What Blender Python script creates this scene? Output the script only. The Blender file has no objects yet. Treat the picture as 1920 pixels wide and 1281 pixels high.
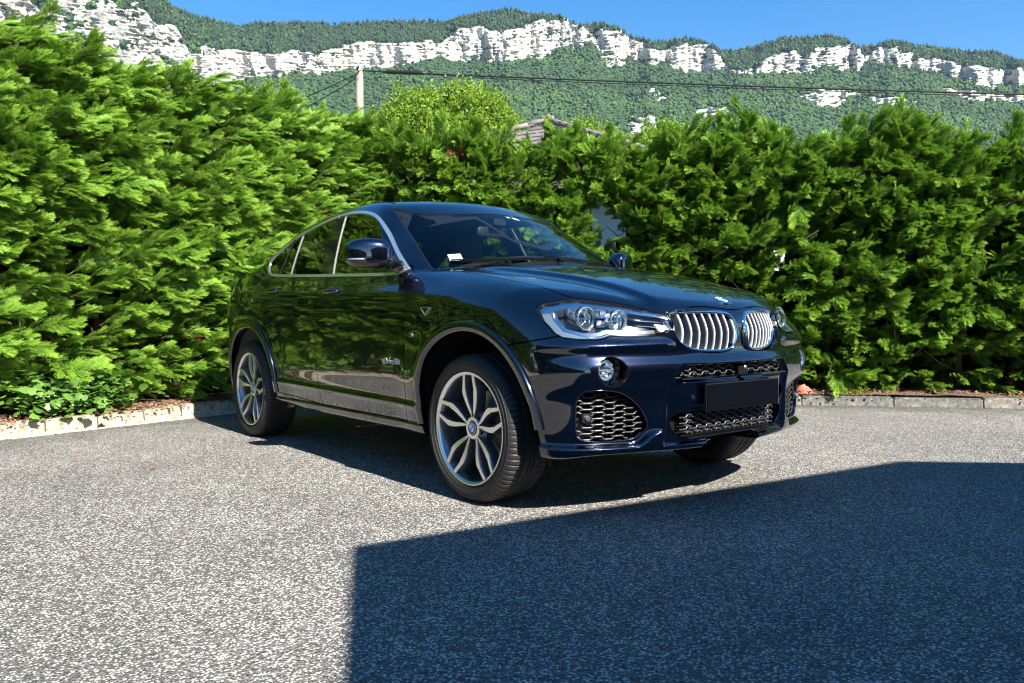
import bpy, bmesh, math, random
import numpy as np
from mathutils import Vector, Matrix
R = math.radians
rng = np.random.default_rng(7)
random.seed(7)
scene = bpy.context.scene
col = scene.collection

# ---------------------------------------------------------------- camera
cam = bpy.data.objects.new('camera', bpy.data.cameras.new('camera'))
col.objects.link(cam)
cam.data.sensor_width = 36
cam.data.lens = 1557.04/1920*36
cam.data.clip_start = .05
cam.data.clip_end = 9000
yaw, pitch, roll = 2.48069086, -.0327841131, -.00626393475
fw = Vector((math.cos(yaw)*math.cos(pitch), math.sin(yaw)*math.cos(pitch), math.sin(pitch)))
rt = Vector((math.sin(yaw), -math.cos(yaw), 0)); up = rt.cross(fw)
cc, ss = math.cos(roll), math.sin(roll)
rt, up = cc*rt+ss*up, -ss*rt+cc*up
cam.matrix_world = Matrix(((rt.x, up.x, -fw.x, 4.61474493), (rt.y, up.y, -fw.y, -3.15652204), (rt.z, up.z, -fw.z, .889262213), (0, 0, 0, 1)))
scene.camera = cam

# ---------------------------------------------------------------- sky, sun, exposure
SUN_EL, SUN_AZ = R(38.5), R(-1.0)            # azimuth from +x towards +y
world = bpy.data.worlds.new('World'); scene.world = world; world.use_nodes = True
wn = world.node_tree.nodes; wl = world.node_tree.links
sky = wn.new('ShaderNodeTexSky'); sky.sky_type = 'NISHITA'; sky.sun_disc = False
sky.sun_elevation = SUN_EL; sky.sun_rotation = R(90)-SUN_AZ
sky.altitude = 600; sky.air_density = 1.0; sky.dust_density = .15; sky.ozone_density = 2.5
hs = wn.new('ShaderNodeHueSaturation'); hs.inputs['Saturation'].default_value = 1.40
bg = wn['Background']; bg.inputs['Strength'].default_value = .062
wl.new(sky.outputs[0], hs.inputs['Color']); wl.new(hs.outputs[0], bg.inputs['Color'])
sun = bpy.data.objects.new('sun', bpy.data.lights.new('sun', 'SUN')); col.objects.link(sun)
sun.data.energy = 5.0; sun.data.angle = R(.53); sun.data.color = (1, .94, .84)
sd = Vector((math.cos(SUN_EL)*math.cos(SUN_AZ), math.cos(SUN_EL)*math.sin(SUN_AZ), math.sin(SUN_EL)))
sun.rotation_euler = sd.to_track_quat('Z', 'Y').to_euler()
sun.location = sd*30
vs = scene.view_settings
vs.view_transform = 'Standard'; vs.look = 'None'; vs.exposure = 1.78; vs.gamma = 1; vs.use_curve_mapping = False
scene.cycles.max_bounces = 10; scene.cycles.transparent_max_bounces = 12
scene.cycles.diffuse_bounces = 3; scene.cycles.glossy_bounces = 4
scene.cycles.use_denoising = True
scene.cycles.pixel_filter_type = 'BLACKMAN_HARRIS'; scene.cycles.filter_width = 1.2
# ---------------------------------------------------------------- helpers
def tag(o, label=None, cat=None, group=None, kind=None):
    if label: o['label'] = label
    if cat: o['category'] = cat
    if group: o['group'] = group
    if kind: o['kind'] = kind
    return o
def empty(name, loc=(0, 0, 0), rz=0, parent=None):
    o = bpy.data.objects.new(name, None); col.objects.link(o); o.location = loc; o.rotation_euler = (0, 0, rz)
    o.empty_display_size = .1
    if parent: o.parent = parent
    return o
def link(name, me, parent=None, mats=()):
    for m in mats: me.materials.append(m)
    o = bpy.data.objects.new(name, me); col.objects.link(o)
    if parent: o.parent = parent
    return o
def mesh_np(name, V, F, mats=(), parent=None, N=None, smooth=True, midx=None):
    """V (n,3), F list/array of faces"""
    me = bpy.data.meshes.new(name)
    V = np.asarray(V, np.float32)
    if isinstance(F, np.ndarray):
        k = F.shape[1]
        me.vertices.add(len(V)); me.vertices.foreach_set('co', V.ravel())
        me.loops.add(F.size); me.loops.foreach_set('vertex_index', F.astype(np.int32).ravel())
        me.polygons.add(len(F)); me.polygons.foreach_set('loop_start', np.arange(0, F.size, k, dtype=np.int32))
        if midx is not None: me.polygons.foreach_set('material_index', np.asarray(midx, np.int32))
        me.update(calc_edges=True)
    else:
        me.from_pydata(V.tolist(), [], F)
        if midx is not None: me.polygons.foreach_set('material_index', np.asarray(midx, np.int32))
        me.update()
    me.polygons.foreach_set('use_smooth', np.full(len(me.polygons), smooth))
    if N is not None: me.normals_split_custom_set_from_vertices(np.asarray(N, float).tolist())
    return link(name, me, parent, mats)
class MB:
    """collects simple solids into one mesh"""
    def __init__(s): s.v = []; s.f = []; s.m = []; s.cur = 0
    def add(s, V, F):
        b = len(s.v); s.v += [tuple(map(float, p)) for p in V]; s.f += [tuple(int(i)+b for i in f) for f in F]; s.m += [s.cur]*len(F)
    def box(s, c, d, rz=0, M=None):
        x, y, z = [k/2 for k in d]; P = [(a*x, b*y, e*z) for a in (-1, 1) for b in (-1, 1) for e in (-1, 1)]
        ca, sa = math.cos(rz), math.sin(rz)
        P = [(p[0]*ca-p[1]*sa+c[0], p[0]*sa+p[1]*ca+c[1], p[2]+c[2]) for p in P]
        if M is not None: P = [tuple(M@Vector(p)) for p in P]
        s.add(P, [(0, 1, 3, 2), (4, 6, 7, 5), (0, 4, 5, 1), (2, 3, 7, 6), (0, 2, 6, 4), (1, 5, 7, 3)])
    def tube(s, pts, r, n=8, closed=False, caps=True, flat=1.0):
        P = [Vector(p) for p in pts]; k = len(P); rr = r if hasattr(r, '__len__') else [r]*k
        prev = None; V = []
        for i in range(k):
            a = P[(i-1) % k] if (closed or i > 0) else P[i]; b = P[(i+1) % k] if (closed or i < k-1) else P[i]
            t = (b-a).normalized()
            if prev is None:
                u = t.orthogonal().normalized()
            else:
                u = (prev-t*prev.dot(t)).normalized()
            prev = u; w = t.cross(u)
            for j in range(n):
                a_ = 2*math.pi*j/n
                V.append(P[i]+(u*math.cos(a_)+w*math.sin(a_)*flat)*rr[i])
        F = []
        for i in range(k if closed else k-1):
            for j in range(n):
                F.append((i*n+j, i*n+(j+1) % n, ((i+1) % k)*n+(j+1) % n, ((i+1) % k)*n+j))
        if not closed and caps: F += [tuple(range(n))[::-1], tuple(range((k-1)*n, k*n))]
        s.add(V, F)
    def lathe(s, prof, n=48, axis='y', c=(0, 0, 0), a0=0, a1=2*math.pi):
        """prof: (radius, along) pairs"""
        full = abs(a1-a0-2*math.pi) < 1e-6; m = n if full else n+1; V = []
        for r, h in prof:
            for j in range(m):
                a = a0+(a1-a0)*j/n; p = (r*math.cos(a), r*math.sin(a))
                V.append({'y': (c[0]+p[0], c[1]+h, c[2]+p[1]), 'z': (c[0]+p[0], c[1]+p[1], c[2]+h), 'x': (c[0]+h, c[1]+p[0], c[2]+p[1])}[axis])
        F = []
        for i in range(len(prof)-1):
            for j in range(n):
                k = (j+1) % m; F.append((i*m+j, i*m+k, (i+1)*m+k, (i+1)*m+j))
        s.add(V, F)
    def build(s, name, mats, parent=None, smooth=False, angle=None):
        o = mesh_np(name, np.array(s.v), s.f, mats if isinstance(mats, (list, tuple)) else [mats], parent, smooth=smooth or angle is not None, midx=s.m)
        if angle is not None: o.data.set_sharp_from_angle(angle=R(angle))
        return o
def grid_faces(nu, nv, wrap=False):
    i = np.arange(nu-1)[:, None]; j = np.arange(nv if wrap else nv-1)[None]; k = (j+1) % nv
    return np.stack([i*nv+j, i*nv+k, (i+1)*nv+k, (i+1)*nv+j], -1).reshape(-1, 4)

# ---------------------------------------------------------------- materials
def mat(name, base=(.5, .5, .5), rough=.5, metal=0, **kw):
    m = bpy.data.materials.new(name); m.use_nodes = True; b = m.node_tree.nodes['Principled BSDF']
    b.inputs['Base Color'].default_value = (*base, 1); b.inputs['Roughness'].default_value = rough; b.inputs['Metallic'].default_value = metal
    for k, v in kw.items():
        b.inputs[{'coat': 'Coat Weight', 'coat_rough': 'Coat Roughness', 'spec': 'Specular IOR Level', 'trans': 'Transmission Weight', 'ior': 'IOR', 'sheen': 'Sheen Weight', 'sub': 'Subsurface Weight'}[k]].default_value = v
    m.diffuse_color = (*base, 1)
    return m
class NT:
    def __init__(s, m): s.m = m; s.n = m.node_tree.nodes; s.l = m.node_tree.links; s.b = s.n['Principled BSDF']; s.out = s.n['Material Output']
    def tc(s, kind='Object'): return s.n.new('ShaderNodeTexCoord').outputs[kind]
    def mapping(s, v, scale=(1, 1, 1), rot=(0, 0, 0)):
        m = s.n.new('ShaderNodeMapping'); m.inputs['Scale'].default_value = scale; m.inputs['Rotation'].default_value = rot; s.l.new(v, m.inputs['Vector']); return m.outputs[0]
    def noise(s, v, scale, detail=4, rough=.55, dist=0):
        t = s.n.new('ShaderNodeTexNoise'); t.inputs['Scale'].default_value = scale; t.inputs['Detail'].default_value = detail; t.inputs['Roughness'].default_value = rough; t.inputs['Distortion'].default_value = dist
        if v is not None: s.l.new(v, t.inputs['Vector'])
        return t.outputs
    def vor(s, v, scale, feature='F1', rnd=1, smooth=None):
        t = s.n.new('ShaderNodeTexVoronoi'); t.feature = feature; t.inputs['Scale'].default_value = scale; t.inputs['Randomness'].default_value = rnd
        if v is not None: s.l.new(v, t.inputs['Vector'])
        return t.outputs
    def ramp(s, fac, stops, interp='LINEAR'):
        r = s.n.new('ShaderNodeValToRGB'); cr = r.color_ramp; cr.interpolation = interp
        while len(cr.elements) < len(stops): cr.elements.new(.5)
        for e, (p, c) in zip(cr.elements, stops): e.position = p; e.color = (*c, 1) if hasattr(c, '__len__') else (c, c, c, 1)
        s.l.new(fac, r.inputs[0]); return r.outputs[0]
    def mix(s, fac, a, b, mode='MIX'):
        m = s.n.new('ShaderNodeMix'); m.data_type = 'RGBA'; m.blend_type = mode
        for k, v in (('Factor', fac), ('A', a), ('B', b)):
            i = [q for q in m.inputs if q.name == k and (q.type == 'RGBA' or k == 'Factor' and q.type == 'VALUE')][0]
            if hasattr(v, 'is_output'): s.l.new(v, i)
            elif k == 'Factor': i.default_value = v
            else: i.default_value = (*v, 1) if hasattr(v, '__len__') else (v, v, v, 1)
        return [q for q in m.outputs if q.type == 'RGBA'][0]
    def math(s, op, a, b=0, clamp=False):
        m = s.n.new('ShaderNodeMath'); m.operation = op; m.use_clamp = clamp
        for i, v in ((0, a), (1, b)):
            if hasattr(v, 'is_output'): s.l.new(v, m.inputs[i])
            else: m.inputs[i].default_value = v
        return m.outputs[0]
    def bump(s, h, strength=.5, dist=.01, normal=None):
        b = s.n.new('ShaderNodeBump'); b.inputs['Strength'].default_value = strength; b.inputs['Distance'].default_value = dist; s.l.new(h, b.inputs['Height'])
        if normal is not None: s.l.new(normal, b.inputs['Normal'])
        return b.outputs[0]
    def set(s, k, v): s.l.new(v, s.b.inputs[k])
def glass_mat(name, tint, ior=1.5, boost=1.0):
    m = bpy.data.materials.new(name); m.use_nodes = True; n = m.node_tree.nodes; l = m.node_tree.links
    n.remove(n['Principled BSDF']); t = n.new('ShaderNodeBsdfTransparent'); t.inputs[0].default_value = (*tint, 1)
    g = n.new('ShaderNodeBsdfGlossy'); g.inputs['Roughness'].default_value = .012; g.inputs['Color'].default_value = (1, 1, 1, 1)
    f = n.new('ShaderNodeLayerWeight'); f.inputs['Blend'].default_value = .5
    pw = n.new('ShaderNodeMath'); pw.operation = 'POWER'; pw.inputs[1].default_value = 4.6; l.new(f.outputs['Facing'], pw.inputs[0])
    r0 = ((ior-1)/(ior+1))**2; ad = n.new('ShaderNodeMath'); ad.operation = 'MULTIPLY_ADD'; ad.inputs[1].default_value = 1-r0; ad.inputs[2].default_value = r0; l.new(pw.outputs[0], ad.inputs[0]); f = ad
    mm = n.new('ShaderNodeMath'); mm.operation = 'MULTIPLY'; mm.inputs[1].default_value = boost; mm.use_clamp = True
    x = n.new('ShaderNodeMixShader'); l.new(f.outputs[0], mm.inputs[0]); l.new(mm.outputs[0], x.inputs[0]); l.new(t.outputs[0], x.inputs[1]); l.new(g.outputs[0], x.inputs[2])
    l.new(x.outputs[0], n['Material Output'].inputs[0]); return m
# ---------------------------------------------------------------- smooth lattice noise
def _h(i, j, s): 
    n = (i.astype(np.int64)*374761393+j.astype(np.int64)*668265263+s*1274126177) & 0xffffffff
    n = ((n ^ (n >> 13))*1274126177) & 0xffffffff; return ((n ^ (n >> 16)) & 0xffff)/65535.
def vn(x, y, s=0):
    i, j = np.floor(x), np.floor(y); u, v = x-i, y-j; u = u*u*(3-2*u); v = v*v*(3-2*v); i = i.astype(np.int64); j = j.astype(np.int64)
    return (_h(i, j, s)*(1-u)+_h(i+1, j, s)*u)*(1-v)+(_h(i, j+1, s)*(1-u)+_h(i+1, j+1, s)*u)*v
def fbm(x, y, o=4, s=0, g=.5):
    t = 0; a = 1; n = 0
    for k in range(o): t = t+a*vn(x*2**k, y*2**k, s+k*17); n += a; a *= g
    return t/n

# ---------------------------------------------------------------- ground
K0 = np.array([-3.416, 1.03]); NL = np.array([-.963, -.27]); NR = np.array([-.639, .769])
asph = mat('asphalt_coarse_chippings', (.2, .2, .2), .85, spec=.3)
nt = NT(asph); tc = nt.tc()
warp_ = nt.noise(tc, 60, 2)
v1 = nt.vor(tc, 108); v2 = nt.vor(tc, 260)
stone = nt.ramp(v1['Color'], [(.0, (.030, .029, .029)), (.25, (.10, .096, .090)), (.45, (.29, .276, .255)), (.66, (.62, .60, .56)), (1, (.90, .885, .85))])
gapm = nt.ramp(v1['Distance'], [(.28, 1), (.62, 0)])
fine = nt.ramp(v2['Color'], [(0, (.018, .018, .020)), (.5, (.085, .082, .078)), (1, (.32, .31, .29))])
c = nt.mix(gapm, fine, stone)
big = nt.noise(tc, .55, 5, .6); mid = nt.noise(tc, 3.2, 4, .6)
c = nt.mix(1.0, c, nt.ramp(big[0], [(.30, (.80, .80, .80)), (.70, (1.12, 1.10, 1.07))]), 'MULTIPLY')
c = nt.mix(1.0, c, nt.ramp(mid[0], [(.25, (.82, .82, .83)), (.7, (1.08, 1.08, 1.06))]), 'MULTIPLY')
sx = nt.n.new('ShaderNodeSeparateXYZ'); nt.l.new(tc, sx.inputs[0])
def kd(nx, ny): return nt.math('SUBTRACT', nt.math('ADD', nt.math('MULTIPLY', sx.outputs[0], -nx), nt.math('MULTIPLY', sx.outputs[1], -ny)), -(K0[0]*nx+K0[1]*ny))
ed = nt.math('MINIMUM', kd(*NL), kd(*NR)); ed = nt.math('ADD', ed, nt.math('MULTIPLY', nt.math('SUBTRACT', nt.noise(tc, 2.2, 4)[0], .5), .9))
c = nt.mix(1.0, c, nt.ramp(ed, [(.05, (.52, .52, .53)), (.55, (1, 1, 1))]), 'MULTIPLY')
c = nt.mix(1.0, c, nt.ramp(nt.noise(tc, .9, 6, .7, .8)[0], [(.24, (.50, .50, .50)), (.33, (1, 1, 1))]), 'MULTIPLY')
nt.set('Base Color', c)
hgt = nt.mix(.35, nt.ramp(v1['Distance'], [(.0, 1), (.6, 0)]), v2['Distance'])
nt.set('Normal', nt.bump(hgt, 1.0, .0075)); nt.set('Roughness', nt.ramp(v1['Color'], [(0, .55), (1, .9)]))
earth = mat('dry_earth', (.12, .09, .06), .95)
nt = NT(earth); tc = nt.tc(); nt.set('Base Color', nt.ramp(nt.noise(tc, 35, 6, .7)[0], [(.3, (.045, .028, .018)), (.55, (.13, .085, .055)), (.75, (.25, .17, .11))])); nt.set('Normal', nt.bump(nt.noise(tc, 60, 5)[0], .8, .02))
meadow = mat('meadow_grass', (.06, .12, .03), .9)
nt = NT(meadow); nt.set('Base Color', nt.ramp(nt.noise(nt.tc(), .05, 6)[0], [(.3, (.035, .08, .015)), (.7, (.10, .16, .04))]))
DL = np.array([.27, -.963]); DR = np.array([.769, .639]); NL = np.array([-.963, -.27]); NR = np.array([-.639, .769])
def sheet(name, pts, z, m, **kw): o = mesh_np(name, np.array([(p[0], p[1], z) for p in pts]), [tuple(range(len(pts)))], [m], smooth=False); tag(o, kind='structure'); return o
sheet("terrain", [(-3500, -3500), (3500, -3500), (3500, 3500), (-3500, 3500)], -.03, meadow)
far = 15
sheet('asphalt', [K0, K0+DL*10, K0+DL*10+np.array([.985, -.17])*20, (30, 20), K0+DR*far], 0, asph)
# soil strip behind each kerb
for nm, d, n, L in (('soil_bed', DL, NL, 13), ('soil_bed', DR, NR, far)):
    ns = 90; V = []
    for i in range(ns+1):
        for j in range(9):
            p = K0+d*(L*i/ns)+n*(.095+j*.28); z = .085+.03*fbm(np.array(p[0]*3.1), np.array(p[1]*3.1), 3)+(.02*j if d is DL else .012*j); V.append((p[0], p[1], float(z)))
    F = grid_faces(ns+1, 9)
    if d is DL: F = F[:, ::-1]
    o = mesh_np(nm, np.array(V), F, [earth]); tag(o, kind='structure')
# kerbs: stones laid end to end
kerb_l = mat('kerb_limestone', (.5, .46, .38), .85); nt = NT(kerb_l); tc = nt.tc('Object')
geo = nt.n.new('ShaderNodeObjectInfo'); 
c = nt.ramp(nt.noise(tc, 14, 6, .65)[0], [(.32, (.16, .13, .09)), (.45, (.31, .28, .22)), (.75, (.45, .42, .35))]); c = nt.mix(1.0, c, nt.ramp(geo.outputs['Random'], [(0, (.82, .80, .76)), (1, (1.05, 1.04, 1.02))]), 'MULTIPLY')
c = nt.mix(nt.ramp(nt.noise(tc, 5, 4)[0], [(.55, 0), (.7, .7)]), c, (.20, .18, .13)); nt.set('Base Color', c); nt.set('Normal', nt.bump(nt.noise(tc, 70, 5)[0], .5, .006))
kerb_r = mat('kerb_grey_concrete', (.25, .24, .22), .9); nt = NT(kerb_r); tc = nt.tc('Object'); geo = nt.n.new('ShaderNodeObjectInfo')
c = nt.ramp(nt.noise(tc, 22, 7, .7)[0], [(.30, (.055, .055, .048)), (.52, (.15, .145, .13)), (.72, (.34, .32, .28)), (.85, (.55, .52, .46))]); c = nt.mix(1.0, c, nt.ramp(geo.outputs['Random'], [(0, (.8, .8, .78)), (1, (1.1, 1.08, 1.05))]), 'MULTIPLY'); nt.set('Base Color', c); nt.set('Normal', nt.bump(nt.noise(tc, 90, 5)[0], .6, .006))
def kerb(d, n, L, step, w, h, m, gut, label, nm):
    root = empty(nm, (K0[0], K0[1], 0)); root['kind'] = 'structure'
    ang = math.atan2(d[1], d[0]); s = 0.06; sg = 1 if (d[0]*n[1]-d[1]*n[0]) > 0 else -1
    while s < L:
        l = step*random.uniform(.82, 1.15); hh = h+random.uniform(-.006, .006); tilt = random.uniform(-.006, .006)
        bm = bmesh.new(); bmesh.ops.create_cube(bm, size=1)
        for v in bm.verts: v.co = Vector((v.co.x*(l-.012), v.co.y*w, (v.co.z+.5)*hh))
        for v in bm.verts:
            if v.co.z > .01: v.co.y += sg*.012; v.co.z += random.uniform(-.003, .003)
        bmesh.ops.bevel(bm, geom=[e for e in bm.edges if e.verts[0].co.z > .01 and e.verts[1].co.z > .01], offset=.012, segments=2, affect='EDGES')
        bmesh.ops.subdivide_edges(bm, edges=[e for e in bm.edges if e.calc_length() > .25], cuts=3)
        for v in bm.verts: v.co += Vector((random.uniform(-1, 1), random.uniform(-1, 1), random.uniform(-1, 1)))*.0025
        me = bpy.data.meshes.new('kerb_stone'); bm.to_mesh(me); bm.free(); me.polygons.foreach_set('use_smooth', [True]*len(me.polygons)); me.set_sharp_from_angle(angle=R(30))
        o = link('kerb_stone', me, root, [m]); p = d*(s+l/2)+n*(.05+random.uniform(-.006, .006)); o.location = (p[0], p[1], 0); o.rotation_euler = (0, 0, ang+random.uniform(-.012, .012)); s += l
    # gutter mortar fillet
    if gut:
        ns = 140; V = []
        for i in range(ns+1):
            p = K0*0+d*(L*i/ns); j = .03*fbm(np.array(i*.35), np.array(.5), 3)
            V += [(p[0]+n[0]*.005, p[1]+n[1]*.005, .018), (p[0]-n[0]*(.045+j), p[1]-n[1]*(.045+j), .006), (p[0]-n[0]*(.055+j), p[1]-n[1]*(.055+j), -.004)]
        mesh_np('gutter_mortar', np.array(V), grid_faces(ns+1, 3)[:, ::(1 if d is DR else -1)], [m], root)
    return root
kerb(DL, NL, 10, .42, .10, .108, kerb_l, True, '', 'kerb')
kerb(DR, NR, far, .72, .10, .088, kerb_r, False, '', 'kerb')

# ---------------------------------------------------------------- mountains: limestone cliffs over wooded slopes
SKYL = [(-179.58, 24.61), (173.22, 23.0), (167.69, 20.76), (164.56, 19.17), (163.95, 18.65), (162.22, 18.32), (161.09, 18.19), (159.95, 17.96), (158.95, 18.32), (156.59, 18.48), (155.56, 18.64), (154.01, 18.52), (152.43, 18.76), (149.59, 18.98), (146.71, 18.99), (145.26, 19.33), (143.63, 19.69), (141.99, 19.79), (140.72, 19.49), (139.27, 19.46), (138.18, 19.24), (137.46, 18.81), (135.84, 18.78), (134.77, 18.48), (134.05, 17.97), (132.63, 17.57), (131.4, 17.5), (130.52, 17.61), (129.13, 17.38), (128.1, 16.8), (127.25, 16.6), (126.06, 16.79), (124.4, 17.11), (122.76, 17.01), (121.48, 16.94), (120.37, 16.69), (119.59, 16.04), (118.97, 16.06), (118.06, 16.25), (117.3, 16.16), (115.82, 15.69), (114.8, 15.43), (113.24, 15.0), (112.28, 14.89), (111.19, 14.35), (110.65, 14.1), (106.11, 12.53), (98, 11), (85, 9)]
CTOP = [(200, 22), (185, 21), (176, 20.5), (173.31, 19.54), (171.74, 17.9), (170.33, 18.66), (168.32, 19.1), (165.95, 18.55), (164.43, 17.84), (162.88, 16.79), (161.6, 16.69), (159.97, 16.64), (157.64, 16.7), (156.61, 17.08), (154.9, 16.94), (153.15, 17.51), (151.74, 17.8), (150.68, 17.62), (148.53, 17.92), (146.73, 17.89), (146.0, 18.49), (144.18, 18.89), (142.73, 18.57), (141.09, 18.88), (140.0, 19.32), (138.37, 19.22), (137.64, 18.81), (136.56, 18.42), (135.84, 18.59), (134.41, 18.37), (133.34, 17.67), (131.93, 17.05), (131.15, 17.29), (130.17, 17.49), (128.96, 17.24), (128.27, 16.81), (127.69, 15.87), (127.07, 15.5), (125.72, 15.71), (124.73, 16.26), (123.41, 16.39), (122.76, 16.08), (122.12, 16.48), (120.84, 16.34), (119.9, 16.39), (119.46, 16.03), (119.27, 15.55), (118.66, 16.09), (117.45, 16.0), (116.26, 15.33), (115.09, 14.87), (113.94, 14.57), (112.27, 14.04), (110.65, 13.81), (104, 12), (85, 8.4)]
CBOT = [(200, 18), (185, 18), (176, 18), (173.35, 17.88), (171.76, 16.41), (170.37, 16.48), (168.38, 16.07), (166.0, 15.6), (164.48, 15.15), (162.91, 14.87), (161.65, 14.38), (160.0, 14.99), (157.66, 15.31), (156.63, 15.86), (154.92, 15.7), (153.17, 16.05), (151.76, 16.28), (150.69, 16.22), (148.54, 16.61), (146.73, 17.08), (146.01, 16.66), (144.2, 17.0), (142.74, 16.67), (141.1, 16.93), (140.01, 16.91), (138.37, 17.7), (137.65, 17.35), (136.56, 17.81), (135.85, 17.3), (134.41, 16.75), (133.34, 16.54), (131.93, 16.4), (131.15, 16.09), (130.17, 15.61), (128.96, 15.57), (128.27, 15.58), (127.69, 15.77), (127.07, 15.33), (125.72, 15.29), (124.72, 15.31), (123.4, 15.03), (122.75, 14.97), (122.11, 15.16), (120.83, 15.03), (119.89, 14.93), (119.45, 14.79), (119.27, 15.3), (118.66, 15.17), (117.44, 14.87), (116.25, 14.63), (115.08, 14.12), (113.93, 13.67), (112.25, 13.0), (110.64, 12.93), (104, 11), (85, 7.8)]
PATCH = [[(132.81, 14.86), (131.93, 14.58), (131.4, 14.22), (131.57, 13.97), (132.46, 14.24)], [(134.24, 12.56), (133.35, 13.1), (132.46, 12.93), (131.93, 12.29), (132.46, 11.56), (134.06, 12.04)], [(129.82, 13.2), (128.78, 13.48), (127.75, 13.25), (127.24, 12.88), (128.44, 12.72), (129.82, 12.8)], [(123.07, 13.72), (121.62, 13.97), (119.88, 13.8), (119.1, 13.5), (120.5, 13.01), (122.1, 12.83)], [(119.26, 13.3), (116.83, 12.95), (116.23, 12.67), (118.64, 12.83)], [(114.78, 13.33), (112.25, 12.62), (110.63, 12.28), (110.63, 11.99), (113.07, 12.36), (114.49, 12.83)], [(136.03, 17.07), (134.77, 16.83), (134.41, 16.42), (135.31, 16.39)]]
def itp(tab, a):
    t = sorted([(p[0]+(360 if p[0] < 0 else 0), p[1]) for p in tab]); return np.interp(a, [p[0] for p in t], [p[1] for p in t])
MO = np.array([4.6, -3.2, .9])                    # the valley floor point the range stands round
az = np.concatenate([np.arange(86, 106, .25), np.arange(106, 178, .062), np.arange(178, 199, .25)])
nE = 300; sky_e = itp(SKYL, az); lo_e = 2.0
tt = np.linspace(0, 1, nE)
EL = np.where(tt[None] < .12, lo_e+(9.5-lo_e)*tt[None]/.12, 9.5+(sky_e[:, None]-9.5)*(tt[None]-.12)/.88)
AZ2 = np.repeat(az[:, None], nE, 1)
def pip(A, E, poly):
    ins = np.zeros(A.shape, bool); n = len(poly)
    for i in range(n):
        (x0, y0), (x1, y1) = poly[i], poly[(i+1) % n]; c = (y0 > E) != (y1 > E)
        ins ^= c & (A < (x1-x0)*(E-y0)/((y1-y0) or 1e-9)+x0)
    return ins
wob = (fbm(AZ2*1.7, EL*3, 4, 3)-.5)
Ew = EL+wob*.55; Aw = AZ2+(fbm(AZ2*1.5+9, EL*3, 4, 8)-.5)*.7
ct, cb = itp(CTOP, AZ2), itp(CBOT, AZ2)
band = np.minimum(ct-Ew, Ew-cb)                   # > 0 inside the cliff band
veg = fbm(AZ2*2.2, EL*5.5, 5, 21, .6)             # shrubs on ledges
rockv = np.clip(band/.07+.5, 0, 1)*(veg < .645-.05*(AZ2 < 141)+.12*np.clip(band, -.5, .5))
left = np.clip((AZ2-160.5)/3, 0, 1)                 # the near spur on the left is broken rock with scrub
rockv = np.where((left > .5) & (EL < ct+.8) & (EL > 13.0), (fbm(AZ2*1.1+EL*.9, EL*2.6-AZ2*.6, 5, 31, .62) < .60) & (EL < ct+.3*np.sin(AZ2*3)), rockv)
for P_ in PATCH: rockv = np.maximum(rockv, pip(Aw, Ew, P_) & (veg < .62))
rockv = rockv.astype(float)
# distance grows slowly on rock, quickly on the wooded slopes
stp = np.diff(EL, axis=1, prepend=EL[:, :1]); sm = rockv.copy()
w_ = (1-sm*.93)*stp; dist = np.cumsum(w_, 1); rng_ = 1750-80*np.sin(np.radians(AZ2)*3)-500*np.clip((AZ2-160)/12, 0, 1)
tot = dist[:, -1:]; kk = np.ones(25)/25
tot = np.apply_along_axis(lambda c_: np.convolve(np.pad(c_, 12, mode='edge'), kk, 'valid'), 0, tot)
dist = 520+(rng_-520)*dist/tot
kb = np.ones(11)/11; dist = np.apply_along_axis(lambda c_: np.convolve(np.pad(c_, 5, mode='edge'), kb, 'valid'), 0, dist)
gully = fbm(AZ2*1.3, EL*.5, 4, 41); dist += 60*(gully-.5)*np.clip((EL-10)/4, 0, 1)
crack = np.abs(fbm(AZ2*4, EL*5, 4, 55)-.5); strata = fbm(AZ2*1.6, EL*16+AZ2*.4, 3, 61)
dist += rockv*(7*(.5-crack*2)*-1+9*(strata-.5)+12*(fbm(AZ2*3.5, EL*3.5, 4, 71)-.5))
can = vn(AZ2*5.2, EL*15, 81)+.6*vn(AZ2*10, EL*28, 82)
dist += (1-rockv)*(can-.8)*-5
elj = EL.copy(); spk = vn(az*9, az*0, 91)*.10+vn(az*4, az*0, 92)*.07
elj[:, -1] += spk; elj[:, -2] += spk*.5
ca_, sa_ = np.cos(np.radians(AZ2)), np.sin(np.radians(AZ2))
MV = np.stack([MO[0]+dist*ca_, MO[1]+dist*sa_, MO[2]+dist*np.tan(np.radians(elj))], -1)
MF = grid_faces(len(az), nE)
bk = MV[:, -1].copy(); bk[:, 0] += 900*np.cos(np.radians(az)); bk[:, 1] += 900*np.sin(np.radians(az)); bk[:, 2] -= 120
V_all = np.concatenate([MV.reshape(-1, 3), bk]); nb = len(az)
i_ = np.arange(nb-1); F2 = np.stack([i_*nE+nE-1, nb*nE+i_, nb*nE+i_+1, (i_+1)*nE+nE-1], 1); MF = np.concatenate([MF, F2])
rock = mat('mountain_rock_and_woods', (.5, .5, .5), .95, spec=.1); nt = NT(rock); tc = nt.tc()
at = nt.n.new('ShaderNodeAttribute'); at.attribute_name = 'rock'
rk = nt.ramp(nt.noise(nt.mapping(tc, (.007, .007, .075)), 1.0, 9, .72, .6)[0], [(.22, (.18, .19, .21)), (.36, (.42, .41, .38)), (.48, (.48, .465, .43)), (.75, (.58, .56, .52))])
rk = nt.mix(nt.ramp(nt.noise(tc, .022, 4)[0], [(.60, 0), (.72, .6)]), rk, (.52, .38, .24))
fo = nt.ramp(nt.noise(tc, .05, 8, .65)[0], [(.32, (.012, .030, .014)), (.50, (.028, .065, .022)), (.68, (.060, .115, .030))])
fo = nt.mix(nt.ramp(nt.vor(tc, .11)['Distance'], [(.1, .0), (.8, .65)]), fo, (.006, .016, .009))
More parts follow.
